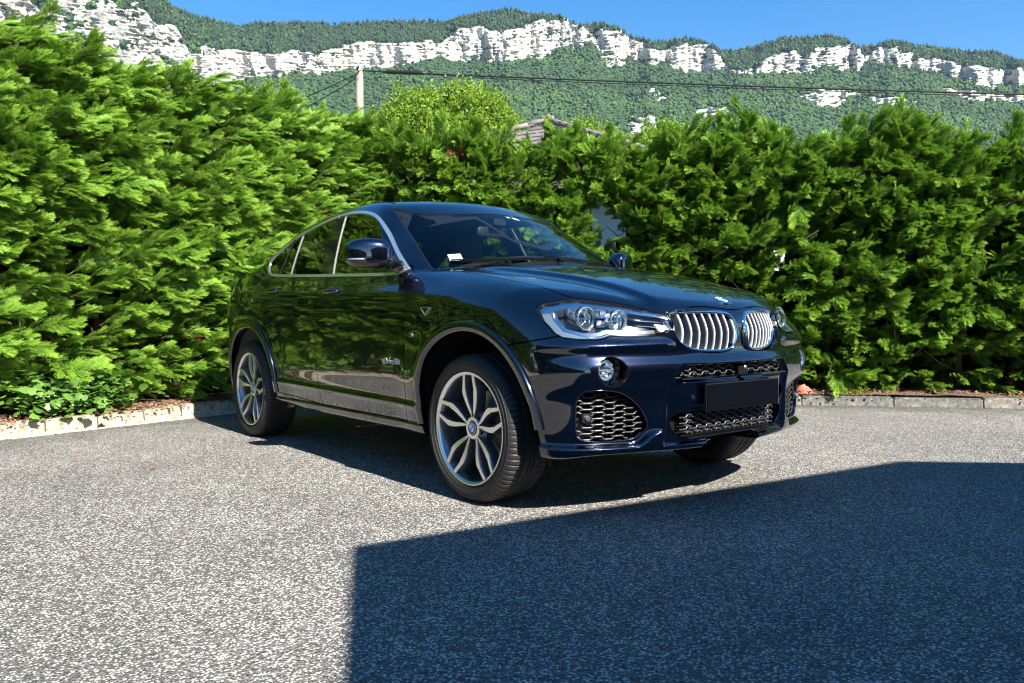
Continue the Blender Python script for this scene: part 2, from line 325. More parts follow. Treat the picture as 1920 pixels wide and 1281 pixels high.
nt.set('Base Color', nt.mix(at.outputs['Fac'], fo, rk))
nt.set('Normal', nt.bump(nt.noise(nt.mapping(tc, (.05, .05, .12)), 1.0, 8, .7)[0], .9, 9.0))
mo = mesh_np('mountain', V_all, MF[:, ::-1], [rock]); tag(mo, kind='structure')
a_ = mo.data.attributes.new('rock', 'FLOAT', 'POINT'); a_.data.foreach_set('value', np.concatenate([rockv.reshape(-1), np.zeros(nb)]).astype(np.float32))

# ---------------------------------------------------------------- instancing of leaf-sized pieces on points (ground cover, foliage masses)
def library(name, objs):
    c = bpy.data.collections.new(name)
    for o in objs: c.objects.link(o)
    return c
def lib_mesh(name, V, F, mats, attr=None, midx=None, smooth=True):
    me = bpy.data.meshes.new(name); me.from_pydata(np.asarray(V).tolist(), [], [tuple(int(i) for i in f) for f in F])
    for m in mats: me.materials.append(m)
    if midx is not None: me.polygons.foreach_set('material_index', np.asarray(midx, np.int32))
    me.polygons.foreach_set('use_smooth', [smooth]*len(me.polygons))
    if attr is not None: me.attributes.new('tip', 'FLOAT', 'POINT').data.foreach_set('value', np.asarray(attr, np.float32))
    me.update(); return bpy.data.objects.new(name, me)
def scatter(name, P, rot, scale, coll, idx, parent=None, kind='stuff'):
    me = bpy.data.meshes.new(name); me.vertices.add(len(P)); me.vertices.foreach_set('co', np.asarray(P, np.float32).ravel())
    me.attributes.new('rot', 'FLOAT_VECTOR', 'POINT').data.foreach_set('vector', np.asarray(rot, np.float32).ravel())
    me.attributes.new('scl', 'FLOAT', 'POINT').data.foreach_set('value', np.asarray(scale, np.float32))
    me.attributes.new('idx', 'INT', 'POINT').data.foreach_set('value', np.asarray(idx, np.int32))
    o = link(name, me, parent)
    ng = bpy.data.node_groups.new(name+'_nodes', 'GeometryNodeTree')
    ng.interface.new_socket('Geometry', in_out='INPUT', socket_type='NodeSocketGeometry'); ng.interface.new_socket('Geometry', in_out='OUTPUT', socket_type='NodeSocketGeometry')
    n = ng.nodes; l = ng.links; gi = n.new('NodeGroupInput'); go = n.new('NodeGroupOutput'); ip = n.new('GeometryNodeInstanceOnPoints'); ci = n.new('GeometryNodeCollectionInfo')
    ci.inputs['Collection'].default_value = coll; ci.inputs['Separate Children'].default_value = True; ci.inputs['Reset Children'].default_value = True
    def na(k, t):
        a = n.new('GeometryNodeInputNamedAttribute'); a.data_type = t; a.inputs['Name'].default_value = k; return [q for q in a.outputs if q.enabled][0]
    er = n.new('FunctionNodeEulerToRotation'); l.new(na('rot', 'FLOAT_VECTOR'), er.inputs[0])
    l.new(gi.outputs[0], ip.inputs['Points']); l.new(ci.outputs[0], ip.inputs['Instance']); ip.inputs['Pick Instance'].default_value = True
    l.new(na('idx', 'INT'), ip.inputs['Instance Index']); l.new(er.outputs[0], ip.inputs['Rotation']); l.new(na('scl', 'FLOAT'), ip.inputs['Scale'])
    l.new(ip.outputs[0], go.inputs[0])
    md = o.modifiers.new('scatter', 'NODES'); md.node_group = ng
    if kind: o['kind'] = kind
    return o
def eulers(fwd_, upv=None, rollr=0):
    """Euler angles turning +x to each direction, +z roughly up, with a random roll"""
    f = fwd_/np.linalg.norm(fwd_, axis=1, keepdims=True); out = np.zeros_like(f)
    for i, d in enumerate(f):
        yaw_ = math.atan2(d[1], d[0]); pit = -math.asin(max(-1, min(1, d[2]))); 
        m = Matrix.Rotation(yaw_, 3, 'Z') @ Matrix.Rotation(pit, 3, 'Y') @ Matrix.Rotation(rollr[i] if hasattr(rollr, '__len__') else 0, 3, 'X'); out[i] = m.to_euler()
    return out

# woods on the mountain: crowns one can almost tell apart
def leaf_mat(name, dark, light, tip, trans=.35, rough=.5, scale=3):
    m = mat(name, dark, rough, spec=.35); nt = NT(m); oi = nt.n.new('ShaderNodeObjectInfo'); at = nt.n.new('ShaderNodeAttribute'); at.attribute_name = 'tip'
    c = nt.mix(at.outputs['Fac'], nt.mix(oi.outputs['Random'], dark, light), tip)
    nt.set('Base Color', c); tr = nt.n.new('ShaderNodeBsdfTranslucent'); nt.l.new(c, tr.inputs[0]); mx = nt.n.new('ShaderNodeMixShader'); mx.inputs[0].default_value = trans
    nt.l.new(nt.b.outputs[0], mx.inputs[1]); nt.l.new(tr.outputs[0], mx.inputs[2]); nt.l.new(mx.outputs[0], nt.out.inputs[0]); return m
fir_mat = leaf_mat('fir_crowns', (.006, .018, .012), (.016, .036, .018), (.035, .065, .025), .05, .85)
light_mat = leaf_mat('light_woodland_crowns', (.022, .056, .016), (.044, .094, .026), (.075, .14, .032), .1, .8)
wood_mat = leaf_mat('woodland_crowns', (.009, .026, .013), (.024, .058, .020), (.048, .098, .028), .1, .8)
def crown_blob(k, conifer):
    r_ = np.random.default_rng(k); V = []; n, m = (7, 9)
    for i in range(n+1):
        la = math.pi*(i/n)
        for j in range(m):
            a = 2*math.pi*j/m
            if conifer: rad = (1-i/n)*.34*(1+.5*(i % 2)); z = i/n*1.25
            else: rad = math.sin(la)*.5; z = .5-.5*math.cos(la)
            q = 1+(r_.random()-.5)*.5; V.append((rad*q*math.cos(a), rad*q*math.sin(a), z*(1+(r_.random()-.5)*.12)))
    F = grid_faces(n+1, m, wrap=True); z = np.array(V)[:, 2]
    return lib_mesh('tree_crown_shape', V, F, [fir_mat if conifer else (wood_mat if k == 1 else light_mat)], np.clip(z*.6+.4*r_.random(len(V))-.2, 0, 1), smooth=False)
woods = library('woodland_shapes', [crown_blob(1, False), crown_blob(2, False), crown_blob(3, True), crown_blob(4, True)])
rd_ = rockv.copy()
for k in range(1, 5): rd_[:, k:] = np.maximum(rd_[:, k:], rockv[:, :-k]*(k < 3)); rd_[:, :-k] = np.maximum(rd_[:, :-k], rockv[:, k:])
cand = np.argwhere((rd_ < .5) & (AZ2 > 107) & (AZ2 < 176) & (EL > 9.8) & (np.arange(nE)[None] < nE))
pick = cand[rng.choice(len(cand), 90000, replace=False)]
PT = MV[pick[:, 0], pick[:, 1]]+rng.normal(0, 2.0, (len(pick), 3)); PT[:, 2] -= 2.2
edge = np.arange(len(az))[(az > 107) & (az < 172)]; ex = edge[rng.choice(len(edge), 900)]; PE = MV[ex, -1]+rng.normal(0, 1.5, (len(ex), 3)); PE[:, 2] -= 3
PT = np.concatenate([PT, PE]); high = np.concatenate([(itp(SKYL, az[pick[:, 0]])-EL[pick[:, 0], pick[:, 1]] < 1.6), np.ones(len(ex), bool)])
con = rng.random(len(PT)) < np.where(high, .80, .12)
ro = np.zeros((len(PT), 3)); ro[:, 2] = rng.random(len(PT))*6.28
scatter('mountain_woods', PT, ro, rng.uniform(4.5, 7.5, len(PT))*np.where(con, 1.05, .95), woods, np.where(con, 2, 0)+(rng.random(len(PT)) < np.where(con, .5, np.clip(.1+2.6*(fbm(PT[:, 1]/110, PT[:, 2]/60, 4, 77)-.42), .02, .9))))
haze_m = bpy.data.materials.new('haze_air'); haze_m.use_nodes = True; hn = haze_m.node_tree.nodes; hn.remove(hn['Principled BSDF']); pv = hn.new('ShaderNodeVolumePrincipled')
pv.inputs['Color'].default_value = (.50, .72, 1, 1); pv.inputs['Density'].default_value = .00005; pv.inputs['Anisotropy'].default_value = .2
haze_m.node_tree.links.new(pv.outputs[0], hn['Material Output'].inputs['Volume'])
mb = MB(); mb.box((0, 0, 449), (7100, 7100, 900)); hz = mb.build('haze', haze_m); hz['kind'] = 'stuff'
# ---------------------------------------------------------------- house behind the hedge
white_r = mat('white_render', (.74, .73, .71), .9); nt = NT(white_r); nt.set('Normal', nt.bump(nt.noise(nt.tc(), 120, 3)[0], .3, .003)); nt.set('Base Color', nt.ramp(nt.noise(nt.tc(), 1.2, 5)[0], [(.3, (.66, .65, .63)), (.7, (.78, .77, .75))]))
tile_m = mat('slate_grey_tile', (.20, .19, .19), .7); nt = NT(tile_m); oi = nt.n.new('ShaderNodeObjectInfo')
nt.set('Base Color', nt.mix(1.0, nt.ramp(nt.noise(nt.tc(), 9, 5)[0], [(.3, (.10, .088, .082)), (.7, (.19, .17, .16))]), nt.ramp(oi.outputs['Random'], [(0, (.8, .8, .8)), (1, (1.1, 1.08, 1.08))]), 'MULTIPLY'))
house = empty('house', (-8.34, 7.85, -.27), R(22)); tag(house, 'white rendered house with a hipped grey tile roof behind the hedge', 'house')
mb = MB(); hw = 4.2
mb.box((0, 0, 1.5), (2*hw, 2*hw, 3.0)); mb.build('wall', white_r, house)
ap, ev, ew = 5.05, 2.92, 4.75
deck = MB(); deck.add([(-ew, -ew, ev), (ew, -ew, ev), (ew, ew, ev), (-ew, ew, ev), (0, 0, ap-.05)], [(0, 1, 4), (1, 2, 4), (2, 3, 4), (3, 0, 4), (3, 2, 1, 0)]); roof = deck.build('roof', tile_m, house)
sl = math.hypot(ew, ap-ev); th_ = math.atan2(ap-ev, ew); tw, tl = .42, .36
mb = MB(); mb.box((0, 0, 0), (tw-.012, tl+.05, .022)); tb = mb.build('tile', tile_m, roof); tme = tb.data; bpy.data.objects.remove(tb)
nrow = int(sl/tl); stuffm = MB(); ntile = 0
for face in (0, 1):                                # the two slopes that can be seen
    fr = Matrix.Rotation([-math.pi/2*0, math.pi/2][face], 4, 'Z')
    for r in range(nrow):
        u = r*tl; half = ew*(1-u/sl)-.1; n = int(2*half/tw)
        for k in range(n):
            x = -half+(k+.5)*(2*half/n); M_ = fr @ Matrix.Translation((x, -ew+u*math.cos(th_)+.15, ev+u*math.sin(th_)+.035)) @ Matrix.Rotation(th_-.05, 4, 'X')
            if r >= nrow-9 and ntile < 290:
                o = bpy.data.objects.new('tile', tme); col.objects.link(o); o.parent = roof; o.matrix_local = M_ @ Matrix.Rotation(random.uniform(-.01, .01), 4, 'Z'); ntile += 1
            else: stuffm.box((0, 0, 0), (tw-.012, tl+.05, .022), M=M_)
o = stuffm.build('roof_tiles', tile_m, roof); o['kind'] = 'stuff'
for a in (0, 90, 180, 270):
    mb = MB(); n = 16
    for i in range(n):
        t0_, t1_ = i/n, (i+1)/n+.02; p0 = (-ew*(1-t0_), -ew*(1-t0_), ev+(ap-ev)*t0_+.06); p1 = (-ew*(1-t1_), -ew*(1-t1_), ev+(ap-ev)*t1_+.05); mb.tube([p0, p1], .055, 7)
    o = mb.build('ridge_cap', tile_m, roof, smooth=True); o.rotation_euler = (0, 0, R(a)); o['kind'] = 'stuff'
for x in (-2.2, 1.8):
    w_o = empty('window', (x, -hw-.01, 1.6), parent=house); mb = MB()
    for dx in (-.6, 0, .6): mb.box((dx, 0, 0), (.06, .06, 1.2))
    for dz in (-.6, .6): mb.box((0, 0, dz), (1.26, .06, .06))
    mb.build('frame', mat('window_frame_white', (.7, .7, .7), .4), w_o); mb = MB(); mb.box((0, .01, 0), (1.2, .01, 1.18)); mb.build('pane', glass_mat('house_glass', (.1, .12, .13), 1.5, 2), w_o)

# ---------------------------------------------------------------- pole and line
wood_g = mat('weathered_pole_wood', (.36, .32, .27), .9); nt = NT(wood_g); nt.set('Base Color', nt.ramp(nt.noise(nt.mapping(nt.tc(), (6, 6, .4)), 3, 6, .7)[0], [(.3, (.10, .085, .07)), (.55, (.24, .21, .18)), (.8, (.38, .34, .30))]))
cable = mat('black_cable', (.01, .01, .012), .5)
PL = Vector((-20.18, 9.85, 0)); pole = empty('utility_pole', PL); tag(pole, 'weathered wooden utility pole rising behind the hedge', 'utility pole')
mb = MB(); mb.tube([(0, 0, -.02), (0, 0, 4.5), (0, 0, 9.02)], [.155, .135, .112], 16); mb.build('shaft', wood_g, pole, smooth=True)
mb = MB(); mb.lathe([(0, .02), (.10, .02), (.12, 0), (.12, -.05)], 16, 'z', (0, 0, 9.03)); mb.build('pole_cap', mat('zinc', (.55, .56, .57), .4, .9), pole, smooth=True)
mb = MB(); mb.tube([(.10, -.08, 8.85), (.22, -.2, 8.87), (.34, -.20, 8.95)], .025, 6); mb.build('bracket', cable, pole, smooth=True); mb = MB(); mb.tube([(-.12, -.02, 8.8), (-.26, -.10, 8.72)], .02, 6); mb.build('bracket', cable, pole, smooth=True)
P1 = np.array([-20.18, 9.85, 8.92]); P2 = np.array([5.66, 26.83, 5.15])
def wire(pts, r, name='cable', parent=None): mb = MB(); mb.tube(pts, r, 6); return mb.build(name, cable, parent, smooth=True)
def run(dx=0, dz=0, t0=0): return [(P1[0]+(P2[0]-P1[0])*t+dx, P1[1]+(P2[1]-P1[1])*t, 8.92-4.35*t+.48*t*t+dz*min(1, t*6)) for t in np.linspace(t0, 1.15, 60)]
w1 = wire(run(), .022, 'overhead_line'); tag(w1, 'thick black overhead cable running from the pole to the right across the mountain', 'cable')
w2 = wire(run(.02, -.07), .012, 'overhead_line'); tag(w2, 'thin black wire hanging just under the thick overhead cable', 'cable')
def along(t, dz=0): return (P1[0]+(P2[0]-P1[0])*t, P1[1]+(P2[1]-P1[1])*t, 8.92-4.35*t+dz)
w3 = MB(); w3.tube([along(.028, -.02), along(.034, 0), along(.072, .02), along(.078, 0)], [.03, .065, .065, .03], 10); s3 = w3.build('cable_splice', cable, smooth=True); tag(s3, 'long black splice sleeve on the cable just right of the pole', 'cable splice')
for k, (tgt, sag, r_, lb) in enumerate((((-30, 6.0, 7.9), .35, .018, 'upper black wire running left from the pole'), ((-30, 6.0, 7.2), .5, .014, 'lower black wire running left from the pole'))):
    a = np.array([P1[0], P1[1], 8.86-.12*k]); b = np.array(tgt); o = wire([tuple(a+(b-a)*t-np.array([0, 0, sag*4*t*(1-t)])) for t in np.linspace(0, 1, 30)], r_, 'overhead_line'); tag(o, lb, 'cable')
o = wire([(P1[0]-.12, P1[1]-.1, 8.75), (P1[0]-.2, P1[1]-.3, 8.5), (P1[0]+.1, P1[1]-.35, 8.62), (P1[0]+.35, P1[1]-.1, 8.86)], .014, 'cable_loop', pole); o.location = (-PL.x, -PL.y, 0)

# ---------------------------------------------------------------- broadleaf trees behind the hedge
bark = mat('bark', (.10, .075, .055), .95)
broad = leaf_mat('broad_leaves', (.11, .20, .020), (.19, .31, .030), (.30, .44, .05), .5, .55)
def leaf_cluster(seed, n=60, size=.085, spread=.26):
    r_ = np.random.default_rng(seed); V = []; F = []; T = []
    for i in range(n):
        c = r_.normal(0, spread*.5, 3); d = r_.normal(0, 1, 3); d[2] -= .3; d /= np.linalg.norm(d); s = np.cross(d, r_.normal(0, 1, 3)); s /= np.linalg.norm(s); l = size*r_.uniform(.7, 1.3); b = len(V); up_n = np.cross(s, d)
        V += [c, c+d*l*.5+s*l*.32+up_n*.1*l, c+d*l, c+d*l*.5-s*l*.32+up_n*.1*l]; F.append((b, b+1, b+2, b+3)); T += [r_.random()*.6]*4
    return lib_mesh('leaf_cluster', V, F, [broad], T)
leafs = library('leaf_cluster_shapes', [leaf_cluster(k) for k in range(4)])
def tree(name, base, h, lobes, label, n):
    """lobes: (dx, dy, z, rx, rz)"""
    t = empty(name, base); tag(t, label, 'tree'); mb = MB()
    mb.tube([(0, 0, -.05), (.05, .02, h*.3), (.0, .05, h*.6), (0, 0, h*.8)], [.14, .11, .07, .03], 10)
    for lx, ly, lz, rx, rz in lobes:
        for q in range(3):
            e = Vector((lx, ly, lz))+Vector((random.uniform(-1, 1)*rx*.6, random.uniform(-1, 1)*rx*.6, random.uniform(0, .6)*rz)); s = Vector((0, 0, h*random.uniform(.3, .5))); mb.tube([s, s.lerp(e, .5)+Vector((0, 0, .2)), e], [.05, .035, .012], 6)
    mb.build('trunk', bark, t, smooth=True); P = []
    for lx, ly, lz, rx, rz in lobes:
        m = int(n*rx*rx/sum(q[3]**2 for q in lobes)); d = rng.normal(0, 1, (m, 3)); d /= np.linalg.norm(d, axis=1)[:, None]; rr = rng.random(m)**.33
        lump = 1+.5*(fbm(d[:, 0]*2.3+lx, d[:, 1]*2.3+d[:, 2]*2.7, 3, 5)-.5)*2
        P.append(np.stack([lx+d[:, 0]*rx*rr*lump, ly+d[:, 1]*rx*rr*lump, lz+d[:, 2]*rz*rr*lump], 1))
    P = np.concatenate(P); rot = rng.random((len(P), 3))*6.28
    scatter('crown', P, rot, rng.uniform(.8, 1.3, len(P)), leafs, rng.integers(0, 4, len(P)), t)
def atd(a_, e_, d): return (4.6147+d*math.cos(R(a_)), -3.1565+d*math.sin(R(a_)), .889+d*math.tan(R(e_)))
tx = atd(146.6, 15, 24)
tree('broadleaf_tree', (tx[0], tx[1], 0), 7, [(-.75, -.9, 6.2, .85, .9), (-.3, -.5, 6.75, .55, .45), (.55, .75, 6.35, .95, 1.0), (1.0, 1.2, 5.9, .7, .8), (.2, .3, 7.0, .45, .35), (0, 0, 5.2, 1.6, 1.1), (-1.1, -1.7, 5.8, .55, .5), (-1.5, -2.0, 5.3, .6, .6)], 'yellow green broadleaf tree with two rounded heads between the pole and the grey roof', 1500)
tx = atd(152.4, 14, 31)
tree('broadleaf_tree', (tx[0], tx[1], 0), 7, [(-.9, -1.1, 7.35, .8, .8), (.8, 1.0, 7.3, .75, .8), (0, 0, 6.0, 1.7, 1.3)], 'yellow green broadleaf tree right behind the wooden pole', 1200)
tx = atd(134.2, 12.6, 25)
tree('broadleaf_tree', (tx[0], tx[1], 0), 6, [(-.8, -1.0, 5.45, 1.0, .95), (.8, 1.0, 5.55, 1.1, .8), (0, 0, 4.4, 1.8, 1.3), (2.2, 2.6, 5.3, .8, .6)], 'low green broadleaf tree right of the grey roof', 1800)

# ---------------------------------------------------------------- building that shades the foreground
H_ = 3.2; cot = 1/math.tan(SUN_EL); sh = (H_*cot*math.cos(SUN_AZ), H_*cot*math.sin(SUN_AZ))
gp = [(1.734, -1.702), (2.136, 1.670), (2.632, 2.181)]
A_, C_, D_ = [(p[0]+sh[0], p[1]+sh[1]) for p in gp]; dB = (1.06, -.569); dD = (.496, .511)
rp = [A_, C_, (C_[0]+dD[0]*9, C_[1]+dD[1]*9), (C_[0]+dD[0]*9+7, C_[1]+dD[1]*4), (A_[0]+dB[0]*8+5, A_[1]+dB[1]*8+2), (A_[0]+dB[0]*8, A_[1]+dB[1]*8)]
bld = empty('building', (11, 0, 0)); tag(bld, 'low flat roofed dark brown garage building whose shadow falls over the foreground', 'building')
def prism(mb, P, z0, z1):
    n = len(P); a = sum(P[i][0]*P[(i+1) % n][1]-P[(i+1) % n][0]*P[i][1] for i in range(n)); Q = P if a > 0 else P[::-1]
    mb.add([(p[0]-11, p[1], z0) for p in Q]+[(p[0]-11, p[1], z1) for p in Q], [tuple(range(n))[::-1], tuple(range(n, 2*n))]+[(i, (i+1) % n, n+(i+1) % n, n+i) for i in range(n)])
cx_ = sum(p[0] for p in rp)/6; cy_ = sum(p[1] for p in rp)/6
inn = [(p[0]+(cx_-p[0])*.07, p[1]+(cy_-p[1])*.07) for p in rp]
mb = MB(); prism(mb, rp, H_-.28, H_); mb.build('roof', mat('roof_fascia', (.025, .022, .020), .6), bld)
mb = MB(); prism(mb, inn, -.02, H_-.28); mb.build('wall', mat('dark_brown_render', (.03, .026, .022), .9), bld)  # walls coloured near-black so their reflection in the car stays dark
dk = mat('garage_door_grey', (.16, .165, .17), .5)
x0 = inn[0][0]; mid_y = 0
for i in range(8):
    mb = MB(); mb.box((x0+.12-11, .15, .16+i*.30), (.05, 2.5, .288)); o = mb.build('door_panel', dk, bld)
# ---------------------------------------------------------------- hedges of feathery conifer
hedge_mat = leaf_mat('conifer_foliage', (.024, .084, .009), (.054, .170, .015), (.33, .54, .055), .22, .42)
twig_mat = mat('twig_brown', (.16, .10, .05), .9)
dead_mat = mat('dead_foliage', (.22, .09, .03), .9)
def spray(V, F, T, MI, o, d, nrm, L, r_, dens=1.0, tip0=0):
    """one flat feathery spray: short leaflets along side twigs"""
    d = d/np.linalg.norm(d); s = np.cross(nrm, d); s /= np.linalg.norm(s); n = np.cross(d, s); k = max(4, int(L/.015*dens))
    for i in range(k):
        t = (i+.5)/k; droop = -.10*t*t*L
        for sg in (-1, 1):
            if r_.random() < .08: continue
            base = o+d*L*t+n*droop; lt = L*.40*(math.sin(math.pi*min(1, t*.82+.18))**.8)*(.75+.5*r_.random())+.012
            ang = R(27+14*(r_.random()-.5)-10*t); dd = d*math.cos(ang)+s*sg*math.sin(ang)+n*(r_.random()-.5)*.35; dd /= np.linalg.norm(dd)
            m = max(1, int(lt/.019)); q = np.cross(n, dd)
            for j in range(m):
                b0 = base+dd*lt*j/m; l = .030+.014*r_.random()
                for e in ((0,) if j == m-1 else (-1, 1)):
                    a2 = R(21)*e; ld = dd*math.cos(a2)+q*math.sin(a2)+n*(r_.random()-.5)*.5; ld /= np.linalg.norm(ld); w = np.cross(n+r_.normal(0, .35, 3), ld); w /= np.linalg.norm(w); w *= .0036
                    b = len(V); V += [b0-w*.5, b0+ld*l*.45+w, b0+ld*l, b0+ld*l*.45-w]; F.append((b, b+1, b+2, b+3))
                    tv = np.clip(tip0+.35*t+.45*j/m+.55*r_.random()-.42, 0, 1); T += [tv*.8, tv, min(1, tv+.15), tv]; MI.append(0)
    b = len(V); w = s*.0022; u = n*.0022; e_ = o+d*L*.95-n*.09*L
    V += [o-w, o+w, o+u, e_]; T += [0]*4; F += [(b, b+1, b+3), (b+1, b+2, b+3), (b+2, b, b+3)]; MI += [1]*3
def bough(seed, L=.62, up_=.0, ns=15):
    r_ = np.random.default_rng(seed); V = []; F = []; T = []; MI = []; curve = lambda t: np.array([L*t, .05*math.sin(3*t+seed), .10*L*math.sin(2.4*t)+up_*t*t*L])
    pts = [curve(t) for t in np.linspace(0, 1, 9)]
    for i in range(8):
        b = len(V); a0 = .0055*(1-i/9); a1 = .0055*(1-(i+1)/9)
        for p, rr in ((pts[i], a0), (pts[i+1], a1)): V += [p+np.array([0, rr, 0]), p+np.array([0, -rr*.5, rr*.8]), p+np.array([0, -rr*.5, -rr*.8])]; T += [0]*3
        F += [(b+k, b+(k+1) % 3, b+3+(k+1) % 3, b+3+k) for k in range(3)]; MI += [1]*3
    for i in range(ns):
        t = .12+.86*i/(ns-1); o = curve(t); tg = curve(min(1, t+.03))-curve(t-.03); tg /= np.linalg.norm(tg); sg = 1 if i % 2 else -1
        rolla = r_.normal(0, .75); side = np.array([-tg[1], tg[0], 0])*sg*math.cos(rolla)+np.array([0, 0, 1])*math.sin(rolla); ang = R(36-18*t)
        d = tg*math.cos(ang)+side*math.sin(ang); spray(V, F, T, MI, o, d, np.array([0, 0, 1])+r_.normal(0, .45, 3), (.30-.08*t)*(.75+.5*r_.random()), r_, tip0=.25*t)
    spray(V, F, T, MI, curve(.97), curve(1)-curve(.95), np.array([0, 0, 1.]), .20, r_, tip0=.4)
    return lib_mesh('conifer_bough', V, F, [hedge_mat, twig_mat], T, MI)
_hm = hedge_mat
def dead_bough(seed):
    global hedge_mat
    hedge_mat = dead_mat; o = bough(seed, .4, 0, 9); hedge_mat = _hm; return o
boughs = library('conifer_bough_shapes', [bough(1), bough(2), bough(3, .55), bough(4, .7, .15, 17), bough(5, .5, .3, 13), bough(6, .75, .1, 17), dead_bough(7)])
bark_h = mat('hedge_bark', (.085, .055, .038), .95)
core_m = mat('shade_core_brown', (.030, .022, .012), 1.0, spec=0); nt = NT(core_m); nt.set('Base Color', nt.ramp(nt.noise(nt.tc(), 26, 6, .7)[0], [(.4, (.010, .012, .005)), (.6, (.040, .028, .014)), (.75, (.10, .06, .03))])); nt.set('Normal', nt.bump(nt.noise(nt.tc(), 30, 5)[0], 1, .05))  # hedge core colour, near-black to stand for the shaded inside
def hedge(nm, P0, d, n, s0, s1, htop, face, label, holes, per_m2, flow, core=True, lean=0):
    """P0 origin on the kerb line, d along, n away from the road; face(s, z) distance of the leaf face behind the kerb line"""
    root = empty(nm, (P0[0]+d[0]*(s0+s1)/2, P0[1]+d[1]*(s0+s1)/2, 0)); tag(root, label, 'hedge'); loc = np.array(root.location)
    L = s1-s0; area = L*3.2; N_ = int(area*per_m2)
    s = rng.uniform(s0, s1, N_); H = np.array([htop(x) for x in s]); z = rng.random(N_)*(H-.38)+.14
    depth = rng.random(N_)**1.3*.46; clump = fbm(s*1.6, z*1.9, 3, int(P0[0]*7) & 31)
    keep = np.ones(N_, bool)
    for hs, hz, rs_, rz_, pr in holes: keep &= ~((((s-hs)/rs_)**2+((z-hz)/rz_)**2 < 1) & (rng.random(N_) < pr))
    keep &= rng.random(N_) < np.clip(.42+1.9*(clump-.36), .30, 1)
    s, z, depth, H, clump = s[keep], z[keep], depth[keep], H[keep], clump[keep]; m = len(s)
    fc = np.array([face(a, b) for a, b in zip(s, z)])+(.5-clump)*.24+depth+.14
    P = np.zeros((m, 3)); P[:, :2] = P0+d*s[:, None]+n*fc[:, None]; P[:, 2] = z
    top = np.clip((z-(H-.55))/.55, 0, 1)
    out = -np.array([n[0], n[1], 0]); al = np.array([d[0], d[1], 0]); upz = np.array([0, 0, 1.])
    D = out*(1-.75*top)[:, None]*rng.uniform(.5, 1.1, m)[:, None]+al*(flow+rng.normal(0, .38, m))[:, None]+upz*(lean+rng.normal(.10, .28, m)+top*.55-.35*np.clip((.5-z)/.5, 0, 1))[:, None]
    # boughs along the crest and the back of the hedge
    k = int(L*80); s2 = rng.uniform(s0, s1, k); H2 = np.array([htop(x) for x in s2]); P2_ = np.zeros((k, 3)); dp = rng.uniform(.1, 1.0, k)
    hk = np.ones(k, bool)
    P2_[:, :2] = P0+d*s2[:, None]+n*(face(0, 2.9)+dp)[:, None]; P2_[:, 2] = H2-.40+rng.normal(0, .09, k)-.12*np.abs(dp-.5)
    D2 = out*rng.normal(.25, .5, k)[:, None]+al*rng.normal(flow*.7, .55, k)[:, None]+upz*rng.uniform(.05, .55, k)[:, None]
    P = np.concatenate([P, P2_]); D = np.concatenate([D, D2]); roll_ = rng.normal(0, .45, len(P))
    sc = rng.uniform(.34, .64, len(P))
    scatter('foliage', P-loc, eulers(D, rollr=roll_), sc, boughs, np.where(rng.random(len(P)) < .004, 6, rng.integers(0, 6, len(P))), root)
    # stems and main limbs, one shrub every 60 cm
    x = s0+.2
    while x < s1:
        c = P0+d*x+n*(.62+random.uniform(-.08, .08)); hh = htop(x)-.35; mb = MB(); b = Vector((c[0], c[1], .03))-Vector(loc)
        mb.tube([b, b+Vector((random.uniform(-.06, .06), random.uniform(-.06, .06), hh*.5)), b+Vector((random.uniform(-.1, .1), random.uniform(-.1, .1), hh))], [.035, .024, .008], 8)
        for q in range(9):
            zz = random.uniform(.25, hh*.95); o_ = b+Vector((0, 0, zz)); a = Vector((out*random.uniform(.2, 1)+al*random.uniform(-1, 1)+upz*.35).tolist()); mb.tube([o_, o_+a*.28, o_+a*.5+Vector((0, 0, .06))], [.012, .008, .003], 5)
        mb.build('stem', bark_h, root, smooth=True); x += random.uniform(.5, .75)
    if core:  # dark sheet added behind the foliage to block see-through and hold the shade
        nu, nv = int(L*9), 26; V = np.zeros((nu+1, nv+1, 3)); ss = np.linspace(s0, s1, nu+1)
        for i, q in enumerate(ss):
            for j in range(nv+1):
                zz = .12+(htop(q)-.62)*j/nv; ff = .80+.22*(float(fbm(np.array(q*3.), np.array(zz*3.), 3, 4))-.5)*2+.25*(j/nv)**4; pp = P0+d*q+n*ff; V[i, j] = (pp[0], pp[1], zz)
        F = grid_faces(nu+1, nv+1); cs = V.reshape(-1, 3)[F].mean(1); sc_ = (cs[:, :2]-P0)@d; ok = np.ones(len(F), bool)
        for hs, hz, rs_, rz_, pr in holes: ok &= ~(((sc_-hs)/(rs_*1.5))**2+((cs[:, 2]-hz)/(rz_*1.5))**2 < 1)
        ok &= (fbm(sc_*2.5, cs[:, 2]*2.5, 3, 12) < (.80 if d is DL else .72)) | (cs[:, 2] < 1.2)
        o = mesh_np('shade_core', V.reshape(-1, 3)-loc, F[ok], [core_m], root); o['kind'] = 'stuff'
    return root
LT = [(-1.0, 3.30), (-.3, 3.32), (.2, 3.30), (.8, 3.15), (1.2, 3.12), (1.6, 3.24), (2.0, 3.20), (2.45, 3.20), (2.8, 3.16), (3.05, 3.30), (3.3, 3.28), (4.5, 3.3), (13, 3.2)]
RT = [(-1.2, 3.4), (-.7, 3.42), (.06, 3.22), (.57, 3.12), (1.0, 3.06), (1.37, 2.99), (1.70, 3.02), (2.08, 3.13), (2.4, 3.0), (2.65, 2.95), (2.93, 2.68), (3.2, 2.84), (3.5, 2.90), (3.76, 3.03), (4.02, 3.10), (4.3, 2.88), (4.7, 2.72), (5.06, 2.98), (5.55, 2.94), (5.85, 2.76), (6.3, 2.72), (6.6, 2.76), (14, 2.9)]
